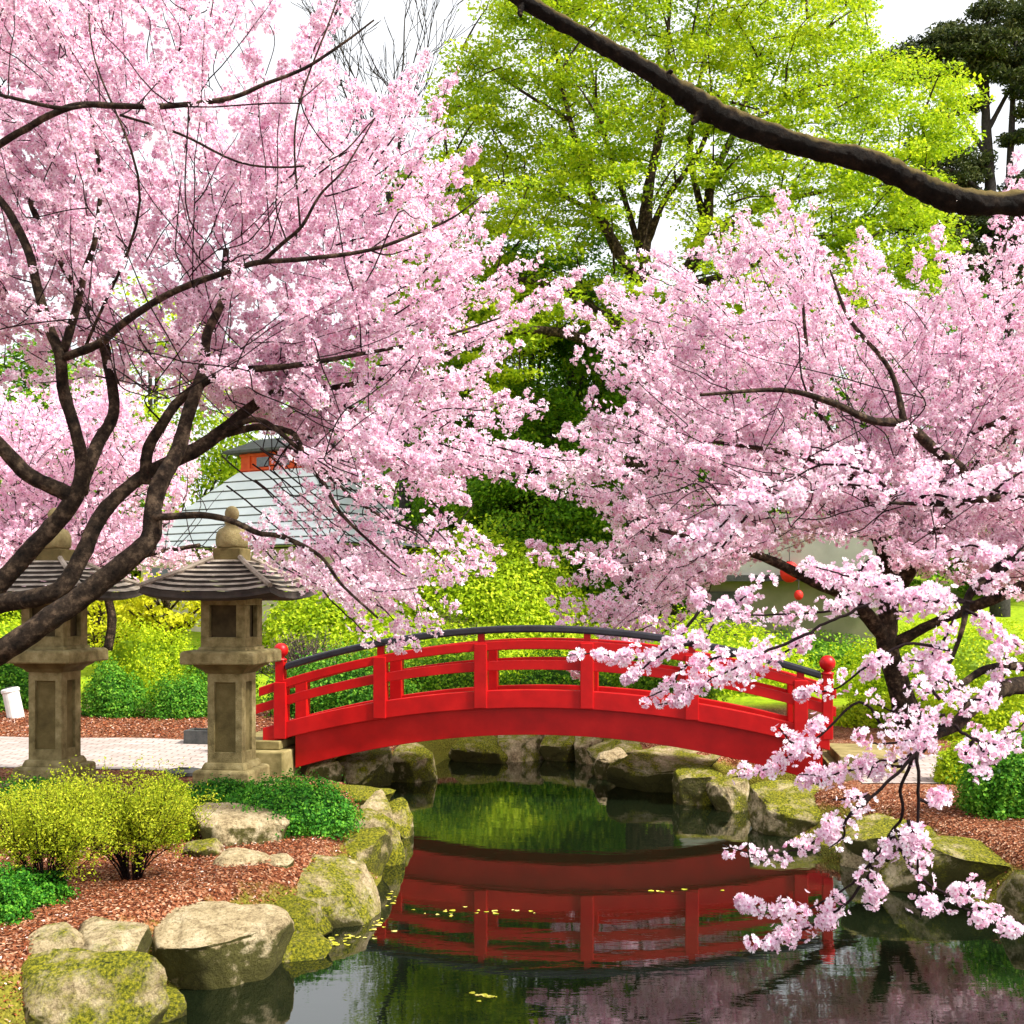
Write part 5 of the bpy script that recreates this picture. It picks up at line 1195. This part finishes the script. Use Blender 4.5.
# ------------------------------------------------------------------ small things
def bollard():
    Y = 17.4; x = P(16, 600, Y)[0]; t = empty('bollard', (x, Y, g1(x, Y)), 0, 'short white cylinder post leaning at the left edge beside the mulch', 'bollard')
    t.rotation_euler = (0, math.radians(-12), 0)
    m = MB(); m.lathe([(0.13, -0.05), (0.125, 0.40), (0.14, 0.41), (0.14, 0.45), (0.12, 0.47)], 20); m.build('post', M['white'], t, smooth=False)
    m = MB(); m.lathe([(0.10, 0.471), (0.09, 0.485), (0.03, 0.49)], 20); m.build('cap', M['slate'], t)
bollard()
def trough():
    Y = 14.2; x = P(203, 600, Y)[0]; t = empty('trough', (x, Y, g1(x, Y)), -BA, 'small dark rectangular trough at the edge of the path left of the right lantern', 'trough')
    m = MB()
    for c_, d_ in (((0, -0.13, 0.09), (0.40, 0.03, 0.18)), ((0, 0.13, 0.09), (0.40, 0.03, 0.18)), ((-0.185, 0, 0.09), (0.03, 0.229, 0.18)), ((0.185, 0, 0.09), (0.03, 0.229, 0.18)), ((0, 0, 0.03), (0.339, 0.229, 0.05))): m.box(c_, d_)
    m.build('box', M['slate'], t, bevel=0.004)
    m = MB(); m.box((0, 0, 0.13), (0.339, 0.229, 0.04)); m.build('soil', M['fire'], t)
trough()
def cover():
    Y = 11.7; x = P(184, 600, Y)[0]; t = empty('drain_cover', (x, Y, g1(x, Y) + 0.01), -BA, 'dark round metal cover lying on the paving left of the right lantern', 'drain cover')
    m = MB(); m.lathe([(0.19, 0.0), (0.19, 0.035), (0.15, 0.05), (0.02, 0.052)], 24); m.build('lid', M['slate'], t)
    m = MB(); m.box((0, 0, 0.06), (0.12, 0.02, 0.02)); m.build('handle', M['slate'], t)
cover()

# ------------------------------------------------------------------ loose litter and floating leaves
def litter(n, x0, x1, y0, y1, size, name, kind='stuff', mind=0.12, lim=None):
    x = R.uniform(x0, x1, n); y = R.uniform(y0, y1, n); d = pond_d(x, y); k = d > mind
    # keep off the paving
    s = (x - BO[0]) * math.cos(BA) - (y - BO[1]) * math.sin(BA); c_ = (x - BO[0]) * math.sin(BA) + (y - BO[1]) * math.cos(BA)
    k &= ~((c_ > -1.4) & (c_ < 1.2) & (np.abs(s) > 3.1))
    x, y = x[k], y[k]; p = np.stack([x, y, gz(x, y) + R.uniform(0.002, 0.022, len(x))], 1)
    nrm = R.normal(size=p.shape) * 0.35 + np.array([0, 0, 1])
    o = leaves(p, nrm, size, name, M['chip'], None, 0.45)
    return tag(o, 'red brown bark chips with fallen petals covering the beds', 'mulch', kind='stuff')
litter(110000, -5.6, 0.5, 5.2, 10.9, 0.024, 'mulch_chips')
litter(60000, 2.2, 8.0, 6.5, 12.5, 0.026, 'mulch_chips')
litter(26000, -9.5, -1.5, 13.6, 18.5, 0.045, 'mulch_chips')

def pads():
    P2 = []
    for (px, py, sx, sy, n) in ((325, 938, 32, 7, 95), (290, 950, 20, 4, 25), (385, 900, 14, 8, 16), (375, 925, 12, 8, 16), (155, 1008, 14, 8, 12), (500, 912, 30, 2, 10), (480, 996, 16, 3, 9), (430, 914, 50, 4, 12), (680, 890, 40, 3, 6)):
        for _ in range(n):
            a, b = R.normal(px, sx * 0.6), R.normal(py, sy * 0.6)
            X, Y = Wp(a, b)
            if pond_d(np.array([X]), np.array([Y]))[0] < -0.02: P2.append((X, Y))
    V = []; Fc = []; rn = []
    for X, Y in P2:
        r_ = R.uniform(0.008, 0.026); a0 = R.uniform(0, 6.28); k = len(V); e = R.uniform(0.5, 1)
        for j in range(8):
            q = j / 8 * 2 * math.pi; V.append((X + r_ * math.cos(q + a0), Y + r_ * e * math.sin(q + a0), 0.004 + 0.002 * math.sin(q * 2)))
        Fc.append([k + j for j in range(8)]); rn += [R.uniform(0, 1)] * 8
    tag(mesh_np('floating_leaves', V, np.array(Fc), M['pad'], attrs={'rnd': rn}), 'small yellow leaves and petals floating on the pond by the left rocks', 'leaves', kind='stuff')
pads()
